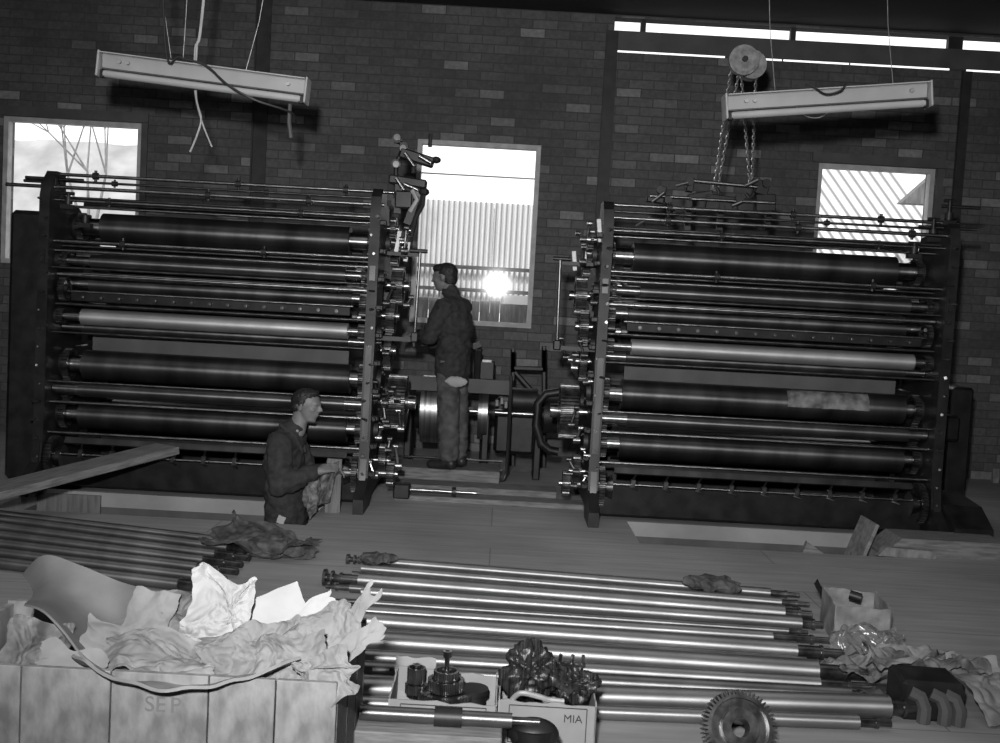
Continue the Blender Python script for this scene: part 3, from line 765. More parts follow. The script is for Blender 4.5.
# ------------------------------------------------------------------ machinery between the presses
D = thing('drive_shaft_unit', 'line shaft with broad drum and narrow wheel between the presses', 'machine', (-.2, 8.9, 0))
Ys = 8.9
zs = at(470, 411, Ys).z
xa, xb = at(392, 405, Ys).x, at(562, 417, Ys).x
MB().cyl((xa, Ys, zs), (xb, Ys, zs), .028, n=20).build('shaft', 'journal', D)
xd0, xd1 = at(422, 415, Ys).x, at(463, 415, Ys).x
mb = MB(); mb.cyl((xd0, Ys, zs), (xd1, Ys, zs), .285, n=64); mb.build('drum', turned('brushed_drum', .25, .6, .38, .5, .95, 60), D)
xw = at(483, 415, Ys).x
mb = MB(); mb.cyl((xw - .04, Ys, zs), (xw + .04, Ys, zs), .235, n=56); mb.build('wheel', turned('brushed_wheel', .22, .4, .35, .5, .95, 40), D)
mb = MB(); mb.cyl((xd0 - .05, Ys, zs), (xd0, Ys, zs), .17, n=32); mb.cyl((xd1, Ys, zs), (xd1 + .03, Ys, zs), .2, n=32); mb.cyl((xw + .04, Ys, zs), (xw + .1, Ys, zs), .07, n=24)
mb.cyl((xd0 - .17, Ys, zs), (xd0 - .12, Ys, zs), .075, n=24); mb.split('flange', 'iron', D)
for x in (xd0 - .10, xw + .03, xb - .2):
    mb = MB(); mb.box((x, Ys, zs * .5), (.06, .3, zs), bev=.01); mb.cyl((x - .05, Ys, zs), (x + .05, Ys, zs), .07, n=24); mb.build('pedestal', 'iron', D, smooth=False)
mb = MB(); mb.box(((xw + .28), Ys + .3, zs * .75), (.36, .24, zs * .9), bev=.03); mb.cyl((xw + .16, Ys + .15, zs + .1), (xw + .46, Ys + .15, zs + .1), .11, n=24)
mb.cyl((xb - .16, Ys - .02, zs), (xb - .02, Ys - .02, zs), .15, n=32); mb.cyl((xb - .04, Ys - .03, zs), (xb + .03, Ys - .03, zs), .10, n=32)
mb.split('housing', 'iron', D)
mb = MB(); 
for (x, y) in ((497, 400), (502, 398), (506, 402)): mb.cyl(at(x, y, Ys - .1), at(x, y + 6, Ys - .1), .014, n=8)
mb.cyl((xb - .03, Ys - .19, zs), (xb - .01, Ys - .19, zs), .055, n=20); mb.split('fitting', 'plate_light', D)
mb = MB(); mb.tube([at(560, 392, 8.2), at(546, 394, 8.2), at(538, 403, 8.2), at(536, 425, 8.2), at(541, 443, 8.2), at(549, 450, 8.2), at(558, 452, 8.2)], .034, 12); mb.build('elbow_pipe', 'iron', D)

G = thing('guard_rail', 'low metal guard frame with a broad flat top rail before the drum', 'guard rail', (-.3, 8.58, 0))
Yg = 8.58
a_, b_ = at(384, 380, Yg), at(510, 389, Yg)
MB().box(((a_.x + b_.x) / 2, Yg, (a_.z + b_.z) / 2), (b_.x - a_.x, .02, .115)).build('top_rail', 'lintel', G, smooth=False)
mb = MB(); mb.tube([at(511, 376, Yg), at(509, 430, Yg), at(507, 472, Yg), at(504, 480, Yg), at(490, 482, Yg)], .016, 8); mb.build('post', 'rod_dark', G)
mb = MB(); z_ = at(450, 459, Yg).z; mb.cyl((a_.x + .1, Yg + .01, z_), (b_.x - .03, Yg + .01, z_), .010, n=8); z_ = at(450, 468, Yg).z; mb.cyl((a_.x - .1, Yg + .01, z_), (b_.x - .03, Yg + .01, z_), .012, n=8); mb.split('lower_rail', 'rod', G)
mb = MB(); mb.cyl((a_.x + .02, Yg, 0.05), (a_.x + .02, Yg, a_.z + .05), .016, n=8); mb.build('post', 'rod_dark', G)

# bench-like stand behind the right of the guard
S = thing('angle_stand', 'dark angle iron stand behind the shaft beside the right press', 'stand', (0.25, 9.5, 0))
mb = MB(); Yk = 9.5
for (x0, y0, x1, y1) in ((513, 352, 513, 470), (544, 350, 544, 470), (513, 368, 544, 369), (515, 372, 533, 392), (513, 349, 513, 372), (544, 346, 544, 372)): mb.cyl(at(x0, y0, Yk), at(x1, y1, Yk), .022, n=6)
for x in (513, 544):
    p = at(x, 400, Yk); mb.cyl((p.x, Yk, 0), p, .022, n=6)
mb.build('stand_frame', 'iron', S, smooth=False)
S2 = thing('control_box', 'small dark box on a post behind the narrow wheel', 'control box', (0.0, 9.3, 0))
mb = MB(); p = at(487, 370, 9.3); mb.box(p, (.13, .1, .17), bev=.01); mb.cyl((p.x, 9.3, 0), p, .03, n=8); mb.cyl(at(478, 350, 9.3), at(478, 392, 9.3), .035, n=8); mb.box(at(472, 347, 9.3), (.16, .06, .05), rot=(0, -.4, 0)); mb.box(at(478, 393, 9.3), (.1, .1, .03)); mb.split('box_body', 'iron', S2, smooth=False)
mb = MB(); mb.box(at(487, 361, 9.24), (.08, .02, .02)); mb.build('name_plate', 'plate_light', S2, smooth=False)

# plank walkway and loose timbers on the floor between the presses
z0 = 0.0
for i, (pxa, pya, pxb, pyb, h, nm, lb) in enumerate((
    (386, 462, 500, 468, .125, 'plank', 'thick timber board under the feet of the standing worker'),
    (400, 481, 556, 489, .05, 'plank', 'long floor timber between the worker and the front floor timber'),
    (395, 492, 590, 503, .04, 'plank', 'front floor timber nearest the camera between the two presses'))):
    p, q = fl(pxa, pya, h), fl(pxb, pyb, h); yy = (p.y + q.y) / 2
    o = MB().box(((p.x + q.x) / 2, yy, h / 2), (q.x - p.x, (.42, .26, .2)[i], h), bev=.005).build(nm, 'wood', smooth=False); tag(o, lb, 'plank')
def floor_piece(name, x0, y0, x1, y1, h, dep, mat, label, cat, rz=0, z=0.0):
    p, q = fl(x0, y0, h + z), fl(x1, y1, h + z)
    L = (q - p).length; c = (p + q) / 2; a = math.atan2(q.y - p.y, q.x - p.x) + rz
    T = MB().box((0, 0, h / 2), (L, dep, h), bev=.004).build(name, mat, smooth=False); T.location = (c.x, c.y, z); T.rotation_euler = (0, 0, a)
    return tag(T, label, cat)

SH = thing('spindle', 'thin bright spindle with end block lying on the boards between the presses', 'spindle', (-.3, 7.5, 0.04))
pa, pb = fl(402, 489, .08), fl(478, 493, .08); yy = pa.y
MB().cyl((pa.x, yy, .08), (pb.x, yy, .08), .013, n=12).build('bar', 'journal', SH)
mb = MB(); mb.box((pa.x, yy, .07), (.12, .1, .11), bev=.01); x = at(454, 490, yy).x; mb.cyl((x - .015, yy, .08), (x + .015, yy, .08), .036, n=16); mb.split('end_block', 'iron', SH, smooth=False)

# ------------------------------------------------------------------ lamps
def batten(name, label, p_l, p_r, Y, wires):
    """hanging fluorescent batten from pixel p_l (left top) to p_r (right top)"""
    A, B = at(*p_l, Y), at(*p_r, Y); c = (A + B) / 2; L = (B - A).length; rot = (0, -math.atan2(B.z - A.z, B.x - A.x), 0)
    T = thing(name, label, 'ceiling lamp', c)
    def bx(mb, x, y, z, d, r=None, bev=0.0):
        v = Vector((x, y, z)); v.rotate(Euler(rot)); rr = Euler(rot) if r is None else (Euler(rot).to_matrix() @ Euler(r).to_matrix()).to_euler()
        mb.box(c + v, d, rot=tuple(rr), bev=bev)
    mb = MB(); bx(mb, 0, .02, -.045, (L - .02, .05, .085), (0.25, 0, 0), .006); bx(mb, 0, .0, -.006, (L - .02, .10, .006))
    mb.build('housing', 'lampmetal', T, smooth=False)
    mb = MB(); bx(mb, 0, -.002, -.092, (L - .03, .012, .008)); mb.build('groove', 'lamp_dark', T, smooth=False)
    def pt(x, y, z):
        v = Vector((x, y, z)); v.rotate(Euler(rot)); return c + v
    mb = MB(); mb.cyl(pt(-L / 2 + .03, .0, -.122), pt(L / 2 - .03, .0, -.122), .021, n=20); mb.build('tube', 'lampmetal', T)
    for s in (-1, 1):
        mb = MB(); bx(mb, s * (L / 2), 0.02, -.07, (.012, .13, .15), None, .004); mb.build('end_plate', 'lampmetal', T, smooth=False)
        mb = MB(); bx(mb, s * (L / 2 - .025), 0.0, -.125, (.03, .03, .05), None, .004); mb.build('tube_holder', 'iron', T, smooth=False)
    mb = MB()
    for x in (-L / 2 + .12, -L / 2 + .17, L / 2 - .11): mb.cyl(pt(x, -.012, -.045), pt(x, -.03, -.045), .013, n=12)
    mb.split('screw', 'galv', T)
    for (a, b) in wires:
        q = at(*b, Y); top = at(*a, Y); k = (4.3 - top.z) / max(1e-3, (top.z - q.z)); up = top + (top - q) * k * .6; up.z = 4.3
        mb = MB(); mb.tube([q, top, up], .0022, 5); mb.build('hanging_wire', 'galv', T)
    return T
B1 = batten('fluorescent_batten', 'grey fluorescent batten at the upper left, sloping down to the right', (101, 52), (308, 79), 6.3, [((165, 15), (171, 58)), ((186, 15), (183, 60)), ((259, 22), (246, 70))])
B2 = batten('fluorescent_batten', 'grey fluorescent batten at the upper right, sloping up past the chain hoist', (725, 95), (929, 82), 6.3, [((770, 30), (775, 90)), ((888, 25), (893, 84))])
def cable(name, pts, r, mat, label, cat='cable'):
    o = MB().tube(pts, r, 6).build(name, mat); return tag(o, label, cat)
def smooth_path(pts, n=6):
    out = []
    P = [pts[0]] + list(pts) + [pts[-1]]
    for i in range(1, len(P) - 2):
        for k in range(n):
            t = k / n; a, b, c, d = P[i - 1], P[i], P[i + 1], P[i + 2]
            out.append(.5 * ((2 * b) + (-a + c) * t + (2 * a - 5 * b + 4 * c - d) * t * t + (-a + 3 * b - 3 * c + d) * t ** 3))
    out.append(pts[-1]); return out
top = at(203, 15, 6.25); top.z = 4.3
c1 = thing('white_cable', 'white cable hanging behind the left batten and splitting into two tails', 'cable', at(197, 90, 6.42))
MB().tube(smooth_path([Vector((top.x + .02, 6.42, 4.3)), at(202, 20, 6.42), at(197, 45, 6.42), at(196, 95, 6.42), at(201, 118, 6.42), at(197, 135, 6.42), at(190, 152, 6.42)]), .006, 6).build('tail', 'cable_white', c1)
MB().tube(smooth_path([Vector((top.x - .0, 6.44, 4.3)), at(201, 20, 6.44), at(195, 48, 6.44), at(195, 92, 6.44), at(202, 122, 6.44), at(212, 147, 6.44)]), .005, 6).build('tail', 'cable_white', c1)
cable('black_flex', smooth_path([Vector((at(150, 20, 6.2).x, 6.26, 4.3)), at(165, 40, 6.22), at(180, 57, 6.2), at(205, 65, 6.2), at(228, 85, 6.19), at(255, 100, 6.2), at(290, 112, 6.3), at(296, 122, 6.4)]), .007, 'cable_black', 'black flex drooping across the face of the left batten')
MB().tube(smooth_path([at(806, 84, 6.2), at(815, 88, 6.17), at(826, 94, 6.18), at(840, 91, 6.17), at(846, 84, 6.2)]), .006, 6).build('flex', 'cable_black', B2)
MB().tube(smooth_path([at(789, 92, 6.5), at(800, 112, 6.5), at(815, 118, 6.5), at(828, 112, 6.5), at(832, 95, 6.5)]), .003, 6).build('wire_loop', 'galv', B2)
cable('paper_tag', [at(290, 104, 6.33), at(289, 122, 6.33), at(291, 138, 6.33)], .012, 'lintel', 'narrow grey strip dangling under the right end of the left batten', 'strip')

# ------------------------------------------------------------------ chain hoist
H = thing('chain_hoist', 'round bodied chain hoist hanging over the right press', 'hoist', at(742, 62, 7.55))
Yh = 7.55
p = at(742, 62, Yh)
mb = MB(); mb.cyl(p + Vector((0, -.07, 0)), p + Vector((0, -.02, 0)), .105, n=40); mb.cyl(p + Vector((0, -.085, 0)), p + Vector((0, -.07, 0)), .085, .075, n=40)
mb.build('chain_wheel_cover', 'cast', H)
p2 = at(748, 66, Yh + .08); mb = MB(); mb.cyl(p2 + Vector((.02, -.06, 0)), p2 + Vector((.02, .04, 0)), .10, n=40); mb.build('hoist_body', 'cast', H)
mb = MB(); mb.cyl(p + Vector((0, -.11, 0)), p + Vector((0, -.08, 0)), .02, n=10); mb.cyl(p + Vector((.01, .1, 0)), at(746, 60, 10.3), .03, n=10); mb.box(p + Vector((.01, .12, 0)), (.06, .1, .06))
mb.split('hanger', 'iron', H)
def chain(pa, pb, name='chain', link=.036, r=.0048, mat='chain'):
    mb = MB(); d = pb - pa; L = d.length; n = int(L / (link * .72)); q = d.to_track_quat('Z', 'Y')
    for i in range(n):
        c = pa + d * ((i + .5) / n); e = (q @ Euler((0, 0, (PI / 2 if i % 2 else 0) + .5)).to_quaternion()).to_euler()
        mb.torus(c, link * .36, r, 'Y', 10, 5, (.72, 1, 1.35), e)
    return mb.build(name, mat, H)
chain(at(731, 70, Yh), at(714, 188, Yh)); chain(at(739, 72, Yh + .04), at(718, 188, Yh + .04))
chain(at(741, 72, Yh + .02), at(750, 184, Yh + .02)); chain(at(756, 72, Yh + .06), at(752, 184, Yh + .06))
mb = MB()
for (x, y) in ((715, 190), (751, 188)):
    q = at(x, y, Yh); mb.tube(smooth_path([q + Vector((0, 0, .03)), q + Vector((.03, 0, -.02)), q + Vector((0, 0, -.07)), q + Vector((-.035, 0, -.04))]), .012, 8)
mb.split('hook', 'iron', H)

# ------------------------------------------------------------------ tubes on the floor
def tube_thing(name, label, pl, pr, r, mat, jl=0.0, jr=0.12, z=None, group=None, cat='roller shaft', flange=False, jmat='gear', rj=.5):
    z = r + .002 if z is None else z
    A, B = fl(*pl, z), fl(*pr, z); c = (A + B) / 2; d = B - A; L = d.length; a = math.atan2(d.y, d.x)
    T = thing(name, label, cat, (c.x, c.y, z - r), a, group)
    mb = MB(); mb.cyl((-L / 2, 0, r), (L / 2, 0, r), r, n=32)
    mb.build('tube', mat, T, local=True)
    for s, j in ((-1, jl), (1, jr)):
        if j <= 0: continue
        e = s * L / 2
        mb = MB(); mb.cyl((e, 0, r), (e + s * j * .55, 0, r), r * rj * 1.3, n=20); mb.cyl((e + s * j * .5, 0, r), (e + s * j, 0, r), r * rj, n=20)
        mb.cyl((e + s * j * .5, 0, r), (e + s * (j * .5 + .012), 0, r), r * rj * 1.55, n=20)
        mb.build('journal', jmat, T, local=True)
    if flange:
        mb = MB(); e = -L / 2 - jl
        mb.cyl((e - .01, 0, r), (e + .005, 0, r), r * 1.05, n=28); mb.cyl((e + .03, 0, r), (e + .04, 0, r), r * .95, n=28); mb.build('flange', 'gear', T, local=True)
    return T
GB = 'steel rollers laid out on the floor'
spec = [
 # left body end, right body end, radius, mat, jl, jr, flange, label
 ((372, 561), (770, 593), .026, 'pipe', .13, .15, True, 'thin bright roller at the very back of the long stack, under both rags'),
 ((362, 568.5), (781, 602.5), .026, 'pipe', .0, .14, False, 'slim roller second from the back of the long stack'),
 ((359, 580), (784, 613), .040, 'pipe', .17, .13, True, 'thick roller whose flanged end sticks out furthest at the left'),
 ((350, 588), (795, 621), .022, 'pipe_dull', .12, .08, False, 'dull thin roller right behind the carton corner, close in front of the flanged one'),
 ((362, 592), (801, 623.5), .034, 'pipe', .0, .1, False, 'fairly thick roller just in front of the flanged one, journal by the carton'),
 ((357, 602), (788, 631), .020, 'pipe_dull', .1, .09, False, 'narrow tarnished roller whose right end stops short of the carton'),
 ((345, 610), (772, 637), .028, 'pipe', .06, .34, False, 'roller with an unusually long dark journal reaching under the clear wrap'),
 ((318, 618), (796, 651), .042, 'pipe', .05, .2, True, 'thick roller with its left end poking out beside the white paper'),
 ((352, 631), (806, 661), .018, 'pipe_dull', .1, .08, False, 'narrow dark roller between two thick ones level with the crumpled wrapping'),
 ((352, 574.5), (779, 607.5), .018, 'pipe_dull', .0, .1, False, 'thin dull roller immediately behind the flanged thick one'),
 ((345, 649), (812, 678), .018, 'pipe_dull', .0, .1, False, 'thin dull roller immediately in front of the thickest bright one'),
 ((340, 678), (866, 701.5), .020, 'pipe_dull', .0, .08, False, 'thin dull roller just behind the thick front one that reaches the block'),
 ((345, 640), (817, 671), .046, 'pipe', .0, .2, False, 'thickest bright roller crossing behind the two small cartons'),
 ((345, 656), (819, 684), .032, 'pipe', .0, .22, False, 'bright roller running just behind the pile of gears'),
 ((340, 668), (850, 696), .034, 'pipe_dull', .0, .06, False, 'dull roller passing immediately behind the cartons of gears'),
 ((335, 688), (888, 707), .044, 'pipe', .0, .1, False, 'thick roller at the front reaching furthest right beside the black block'),
 ((330, 702), (858, 722), .026, 'pipe', .0, .12, False, 'slim roller at the very front of the stack, behind the toothed wheel'),
]
for i, (pl, pr, r, mt_, jl, jr, flg, lb) in enumerate(spec):
    tube_thing('steel_roller', lb, pl, pr, r, mt_, jl, jr, group=GB, flange=flg, cat='roller')
GL = 'steel rollers on the floor by the left pit'
lspec = [
 ((-30, 510), (236, 541.5), .022, 'pipe_dull', .16, 'thin roller at the back of the left stack, nearest the pit'),
 ((-30, 515), (228, 547.5), .026, 'pipe_dull', .2, 'second roller from the pit in the left stack, journal under the rag'),
 ((-30, 523), (216, 554), .028, 'pipe_dull', .2, 'roller of the left stack with its journal ending at the folded rag'),
 ((-30, 531), (204, 560), .028, 'pipe_dull', .22, 'middle roller of the left stack, dark stepped journal in the open'),
 ((-30, 540), (198, 567), .030, 'pipe_dull', .22, 'fifth roller from the pit, partly hidden by the curled sheet'),
 ((-30, 549), (196, 576), .030, 'pipe_dull', .16, 'sixth roller from the pit, its end close to the white crumpled paper'),
 ((-30, 559), (180, 584), .032, 'pipe_dull', .14, 'roller at the front of the left stack, just behind the curled sheet'),
]
for pl, pr, r, mt_, jr, lb in lspec:
    tube_thing('steel_roller', lb, pl, pr, r, mt_, 0, jr, group=GL, cat='roller', rj=.62)

# ------------------------------------------------------------------ cloths, papers
def crumple(name, c, size, rot, amp, seed, mat, label, cat, freq=5.0, bend=0.0, thick=.0015, nx=84, ny=64, fold=0.3, edge=.12, zmin=None):
    E_ = Euler(rot)
    def fn(u, v):
        x, y = (u - .5) * size[0], (v - .5) * size[1]
        q = Vector((x * freq * 1.2, y * freq * 1.2, seed)); q += noise.noise_vector(q * 1.3) * .35
        d1 = noise.voronoi(q)[0]; d2 = noise.voronoi(q * 2.6 + Vector((7, 3, seed)))[0]
        n1 = noise.noise(Vector((x * freq * .6, y * freq * .6, seed + 3)))
        z = amp * (1.5 * n1 + (.55 - d1[0]) * 1.0 + fold * 1.1 * (.5 - d2[0]) + .08 * (d2[1] - d2[0]))
        z += bend * (x * x) / size[0]
        k = edge * size[0]
        x += k * noise.noise(Vector((v * 3, seed, u * 2))) + .2 * k * noise.noise(Vector((v * 13, seed, 0))); y += k * noise.noise(Vector((u * 3 + 9, seed, v * 2)))
        p = Vector((x, y, z)); p.rotate(E_); p = p + Vector(c)
        if zmin is not None and p.z < zmin: p.z = zmin + .004 * (1 + n1)
        return p
    o = MB().grid(fn, nx, ny, thick).build(name, mat, angle=32); return tag(o, label, cat)

def lump(name, c, size, seed, mat, label, cat, amp=.35, freq=14, base=None):
    mb = MB(); q = bmesh.ops.create_icosphere(mb.bm, subdivisions=5, radius=1.0)
    for v in q['verts']:
        d = v.co.normalized(); p = Vector((d.x * size[0], d.y * size[1], d.z * size[2]))
        n = noise.noise(p * freq + Vector((seed, 0, 0))); n2 = noise.noise(p * freq * 2.2 + Vector((0, seed, 0)))
        n0 = noise.noise(p * freq * .4 + Vector((0, 0, seed)))
        k = 1 + amp * (.5 - 2.2 * abs(n)) + amp * .5 * (.4 - 2 * abs(n2)) + .7 * amp * n0 * 2
        p = p * k + Vector(c)
        if base is not None and p.z < base: p.z = base + .002
        v.co = p
    o = mb.build(name, mat, angle=70); return tag(o, label, cat)

q = fl(262, 545, .05)
crumple('oily_rag', (q.x + .02, q.y + .03, .085), (.56, .34), (0.0, 0.06, -.25), .06, 4.2, 'rag', 'large dark rag thrown over the ends of the left stack of rollers', 'rag', 7, edge=.22, zmin=.012)
lump('rag_bundle', (q.x + .12, q.y - .06, .05), (.17, .09, .06), 8, 'rag', 'knotted lump of dark rag on the floor at the end of the left stack', 'rag', base=.0)
p = fl(380, 559, .07); lump('oily_rag', (p.x, p.y, .075), (.085, .06, .028), 2, 'rag', 'small dark rag on the back roller near its flanged left end', 'rag', freq=22, base=.048)
p = fl(712, 583, .08); lump('oily_rag', (p.x, p.y, .075), (.12, .07, .045), 5, 'rag', 'dark rag heaped on the right half of the back rollers', 'rag', freq=16, base=.045)

# big crate, lower left
CX0, CX1, CY0, CY1, CZ = -1.42, at(337, 700, 2.53).x, 2.53, 3.08, .5
C = thing('packing_crate', 'open timber packing crate heaped with paper in the lower left corner', 'crate', ((CX0 + CX1) / 2, (CY0 + CY1) / 2, 0))
xs = [CX0, at(28, 700, 2.53).x - .02, at(110, 700, 2.53).x, at(208, 700, 2.53).x, at(275, 700, 2.53).x, CX1]
for a, b in zip(xs, xs[1:]): MB().box(((a + b) / 2, CY0 + .009, CZ / 2 + .01), (b - a - .004, .018, CZ - .02), bev=.002).build('board', 'crate', C, smooth=False)
for a in (0, 1, 2): MB().box(((CX0 + CX1) / 2, CY1 - .009, .09 + a * .165), (CX1 - CX0, .018, .155)).build('board', 'crate', C, smooth=False)
for X in (CX0, CX1):
    for a, (y0, y1) in enumerate(((CY0 + .02, CY0 + .19), (CY0 + .2, CY0 + .37), (CY0 + .38, CY1 - .02))):
        MB().box((X - (.009 if X > -1 else -.009), (y0 + y1) / 2, CZ / 2), (.018, y1 - y0 - .004, CZ - .02)).build('board', 'wood_dark' if X > -1 else 'crate', C, smooth=False)
MB().box(((CX0 + CX1) / 2, (CY0 + CY1) / 2, .012), (CX1 - CX0 - .04, CY1 - CY0 - .04, .02)).build('bottom_board', 'crate', C, smooth=False)
for ch, xx in (('S', 149), ('E', 160), ('P', 175)): text_mesh('stencil_letter', ch, .055, 'print_faint', C, (at(xx, 712, 2.528).x - (CX0 + CX1) / 2, CY0 - .0012 - (CY0 + CY1) / 2, at(162, 712, 2.528).z), (PI / 2, 0, 0))

# curled fibre sheet leaning in the crate
def curled():
    A = at(30, 585, 3.0); B = at(165, 610, 2.95); C_ = at(90, 662, 2.62); 
    top = [at(24, 575, 3.25), at(45, 556, 3.2), at(80, 566, 3.15), at(120, 582, 3.1), at(160, 592, 3.0)]
    bot = [at(24, 606, 2.75), at(42, 612, 2.7), at(62, 632, 2.64), at(84, 660, 2.58), at(108, 676, 2.56)]
    top = smooth_path(top, 8); bot = smooth_path(bot, 8); n = len(top) - 1
    def fn(u, v):
        i = min(int(u * n), n - 1); f = u * n - i
        a = top[i].lerp(top[i + 1], f); b = bot[i].lerp(bot[i + 1], f)
        p = a.lerp(b, v); p.z -= .09 * math.sin(v * PI) * (0.3 + u); p.y += .06 * math.sin(v * PI)
        return p
    return MB().grid(fn, 40, 24, .006)
o = curled().build('curled_sheet', 'curl', angle=60); tag(o, 'large curled grey fibre sheet standing at the left end of the crate', 'sheet')
def rimmed():
    front = smooth_path([at(74, 652, 2.56), at(95, 666, 2.5), at(130, 682, 2.47), at(170, 688, 2.46), at(215, 684, 2.48), at(262, 672, 2.52), at(300, 655, 2.6)], 6)
    back = smooth_path([at(86, 640, 2.85), at(100, 628, 2.95), at(135, 612, 3.0), at(172, 606, 3.02), at(215, 610, 3.0), at(250, 622, 3.0), at(290, 630, 3.0)], 6)
    n = len(front) - 1
    def fn(u, v):
        i = min(int(u * n), n - 1); f = u * n - i
        a = front[i].lerp(front[i + 1], f); b = back[i].lerp(back[i + 1], f)
        p = a.lerp(b, v); p.z -= .05 * math.sin(v * PI); p.z += .012 * noise.noise(p * 14)
        return p
    return MB().grid(fn, 60, 30, .008)
o = rimmed().build('wrapping_sheet', 'paper_mid', angle=60); tag(o, 'long wrapping sheet with a thick drooping front rim across the crate', 'sheet')

def paper(name, px_, py_, Y, size, rot, amp, seed, mat, label, **kw):
    return crumple(name, at(px_, py_, Y), size, rot, amp, seed, mat, label, 'paper', **kw)
paper('crumpled_paper', 219, 618, 2.86, (.165, .23), (1.15, .2, .1), .026, 1.7, 'paper', 'brightest crumpled white paper peak in the middle of the crate', freq=17, edge=.3, fold=.5)
paper('paper_sheet', 274, 618, 2.95, (.19, .15), (1.1, -.35, .35), .006, 2.1, 'paper', 'smooth flat white sheet standing right of the crumpled peak', freq=3, edge=.03)
paper('crumpled_paper', 150, 612, 2.92, (.13, .13), (1.1, .1, -.1), .02, 3.3, 'paper_mid', 'grey square paper flap left of the white peak', freq=7, edge=.1)
paper('crumpled_paper', 112, 650, 2.72, (.16, .14), (.8, .35, .2), .03, 4.4, 'paper_mid', 'creased grey paper filling the hollow beside the curled sheet', freq=7)
paper('crumpled_paper', 160, 655, 2.68, (.30, .17), (.5, .0, .1), .03, 5.2, 'paper_mid', 'broad dented wrapping in the hollow of the rimmed sheet', freq=11)
paper('crumpled_paper', 188, 612, 2.98, (.14, .12), (1.0, .0, .1), .04, 6.5, 'paper_dirty', 'dark soiled crumpled scrap left behind the white peak', freq=12)
paper('crumpled_paper', 250, 650, 2.70, (.26, .15), (.6, -.15, .3), .03, 7.7, 'paper_mid', 'grey folded wrapping below the flat white sheet', freq=13)
paper('crumpled_paper', 276, 668, 2.60, (.24, .16), (.9, -.1, .1), .028, 8.3, 'paper_mid', 'puckered pale wrapping drooping over the front right of the crate', freq=16)
paper('crumpled_paper', 316, 640, 2.75, (.24, .14), (.8, -.45, .3), .02, 9.1, 'paper_mid', 'torn wrapping edge rising toward the right side of the crate', freq=17)
paper('crumpled_paper', 300, 626, 2.85, (.24, .09), (.9, -.5, .35), .012, 10.3, 'paper', 'long pale fold reaching up to the right behind the torn edge', freq=6)
paper('crumpled_paper', 345, 628, 2.78, (.26, .045), (1.0, -1.0, .2), .01, 11.3, 'paper_mid', 'narrow strip of wrapping pointing steeply up to the right', freq=9)
paper('crumpled_paper', 352, 650, 2.72, (.2, .05), (1.0, -.75, .2), .012, 12.3, 'paper_mid', 'lower narrow torn strip at the right edge of the crate', freq=9)
paper('crumpled_paper', 325, 676, 2.56, (.14, .12), (1.1, -.4, .1), .025, 13.3, 'paper_mid', 'ragged paper corner hanging over the right front corner of the crate', freq=18, edge=.25)
paper('crumpled_paper', 34, 652, 2.68, (.17, .16), (1.0, .2, .1), .035, 14.3, 'paper_dirty', 'streaky dark crumpled foil at the far left end of the crate', freq=12)
paper('paper_sheet', 68, 666, 2.57, (.15, .09), (1.0, .25, .1), .008, 15.3, 'paper_mid', 'flat grey paper corner poking up behind the crate front at the left', freq=4, edge=.2)

# ------------------------------------------------------------------ small cartons with gears
def carton(name, label, x0, y0, x1, y1, h, dep, yaw=None, writing=None, mat='card', flaps=True):
    A, B = fl(x0, y0, h), fl(x1, y1, h); c = (A + B) / 2; L = (B - A).length; a = math.atan2(B.y - A.y, B.x - A.x) if yaw is None else yaw
    T = thing(name, label, 'carton', (c.x, c.y, 0), a)
    t = .005; rg = random.Random(int(x0))
    def side(p, q, hh0, hh1):
        p = Vector((p[0], p[1], 0)); q = Vector((q[0], q[1], 0)); nrm = Vector((-(q - p).y, (q - p).x, 0)).normalized() * t
        def fn(u, v):
            b = p.lerp(q, u); top_ = hh0 + (hh1 - hh0) * u + .012 * noise.noise(Vector((u * 6 + x0, 0, 0)))
            return b + Vector((0, 0, top_ * v))
        return MB().grid(fn, 16, 2, t).build('carton_wall', mat, T, smooth=False, local=True)
    side((-L / 2, 0), (L / 2, 0), h, h * .98); side((L / 2, 0), (L / 2, dep), h, h * 1.04); side((-L / 2, dep), (L / 2, dep), h * 1.06, h * .96); side((-L / 2, 0), (-L / 2, dep), h, h * 1.05)
    MB().box((0, dep / 2, .004), (L - .01, dep - .01, .006)).build('carton_base', mat, T, smooth=False, local=True)
    if writing is not None:
        mb = MB(); w_ = L * .8; hz = h - .012
        mb.box((0, -.0032, hz), (w_, .001, .003)); mb.box((-w_ / 2, -.0032, hz - .06), (.003, .001, .12)); mb.box((w_ / 2, -.0032, hz - .06), (.003, .001, .12)); mb.box((0, -.0032, hz - .12), (w_, .001, .003))
        mb.build('printed_border', 'print', T, smooth=False, local=True)
        if writing: text_mesh('lettering', writing, .036, 'print', T, (L * .26, -.0030, hz - .046), (PI / 2, 0, 0))
    return T
K1 = carton('carton', 'left of two small cartons in front, holding an upright gear shaft', 390, 699, 497, 705, .20, .27, writing='')
K2 = carton('carton', 'small carton lettered MIA, heaped with dark greasy parts', 500, 700, 597, 706, .20, .27, writing='MIA')
K1r, K2r = K1.location, K2.location
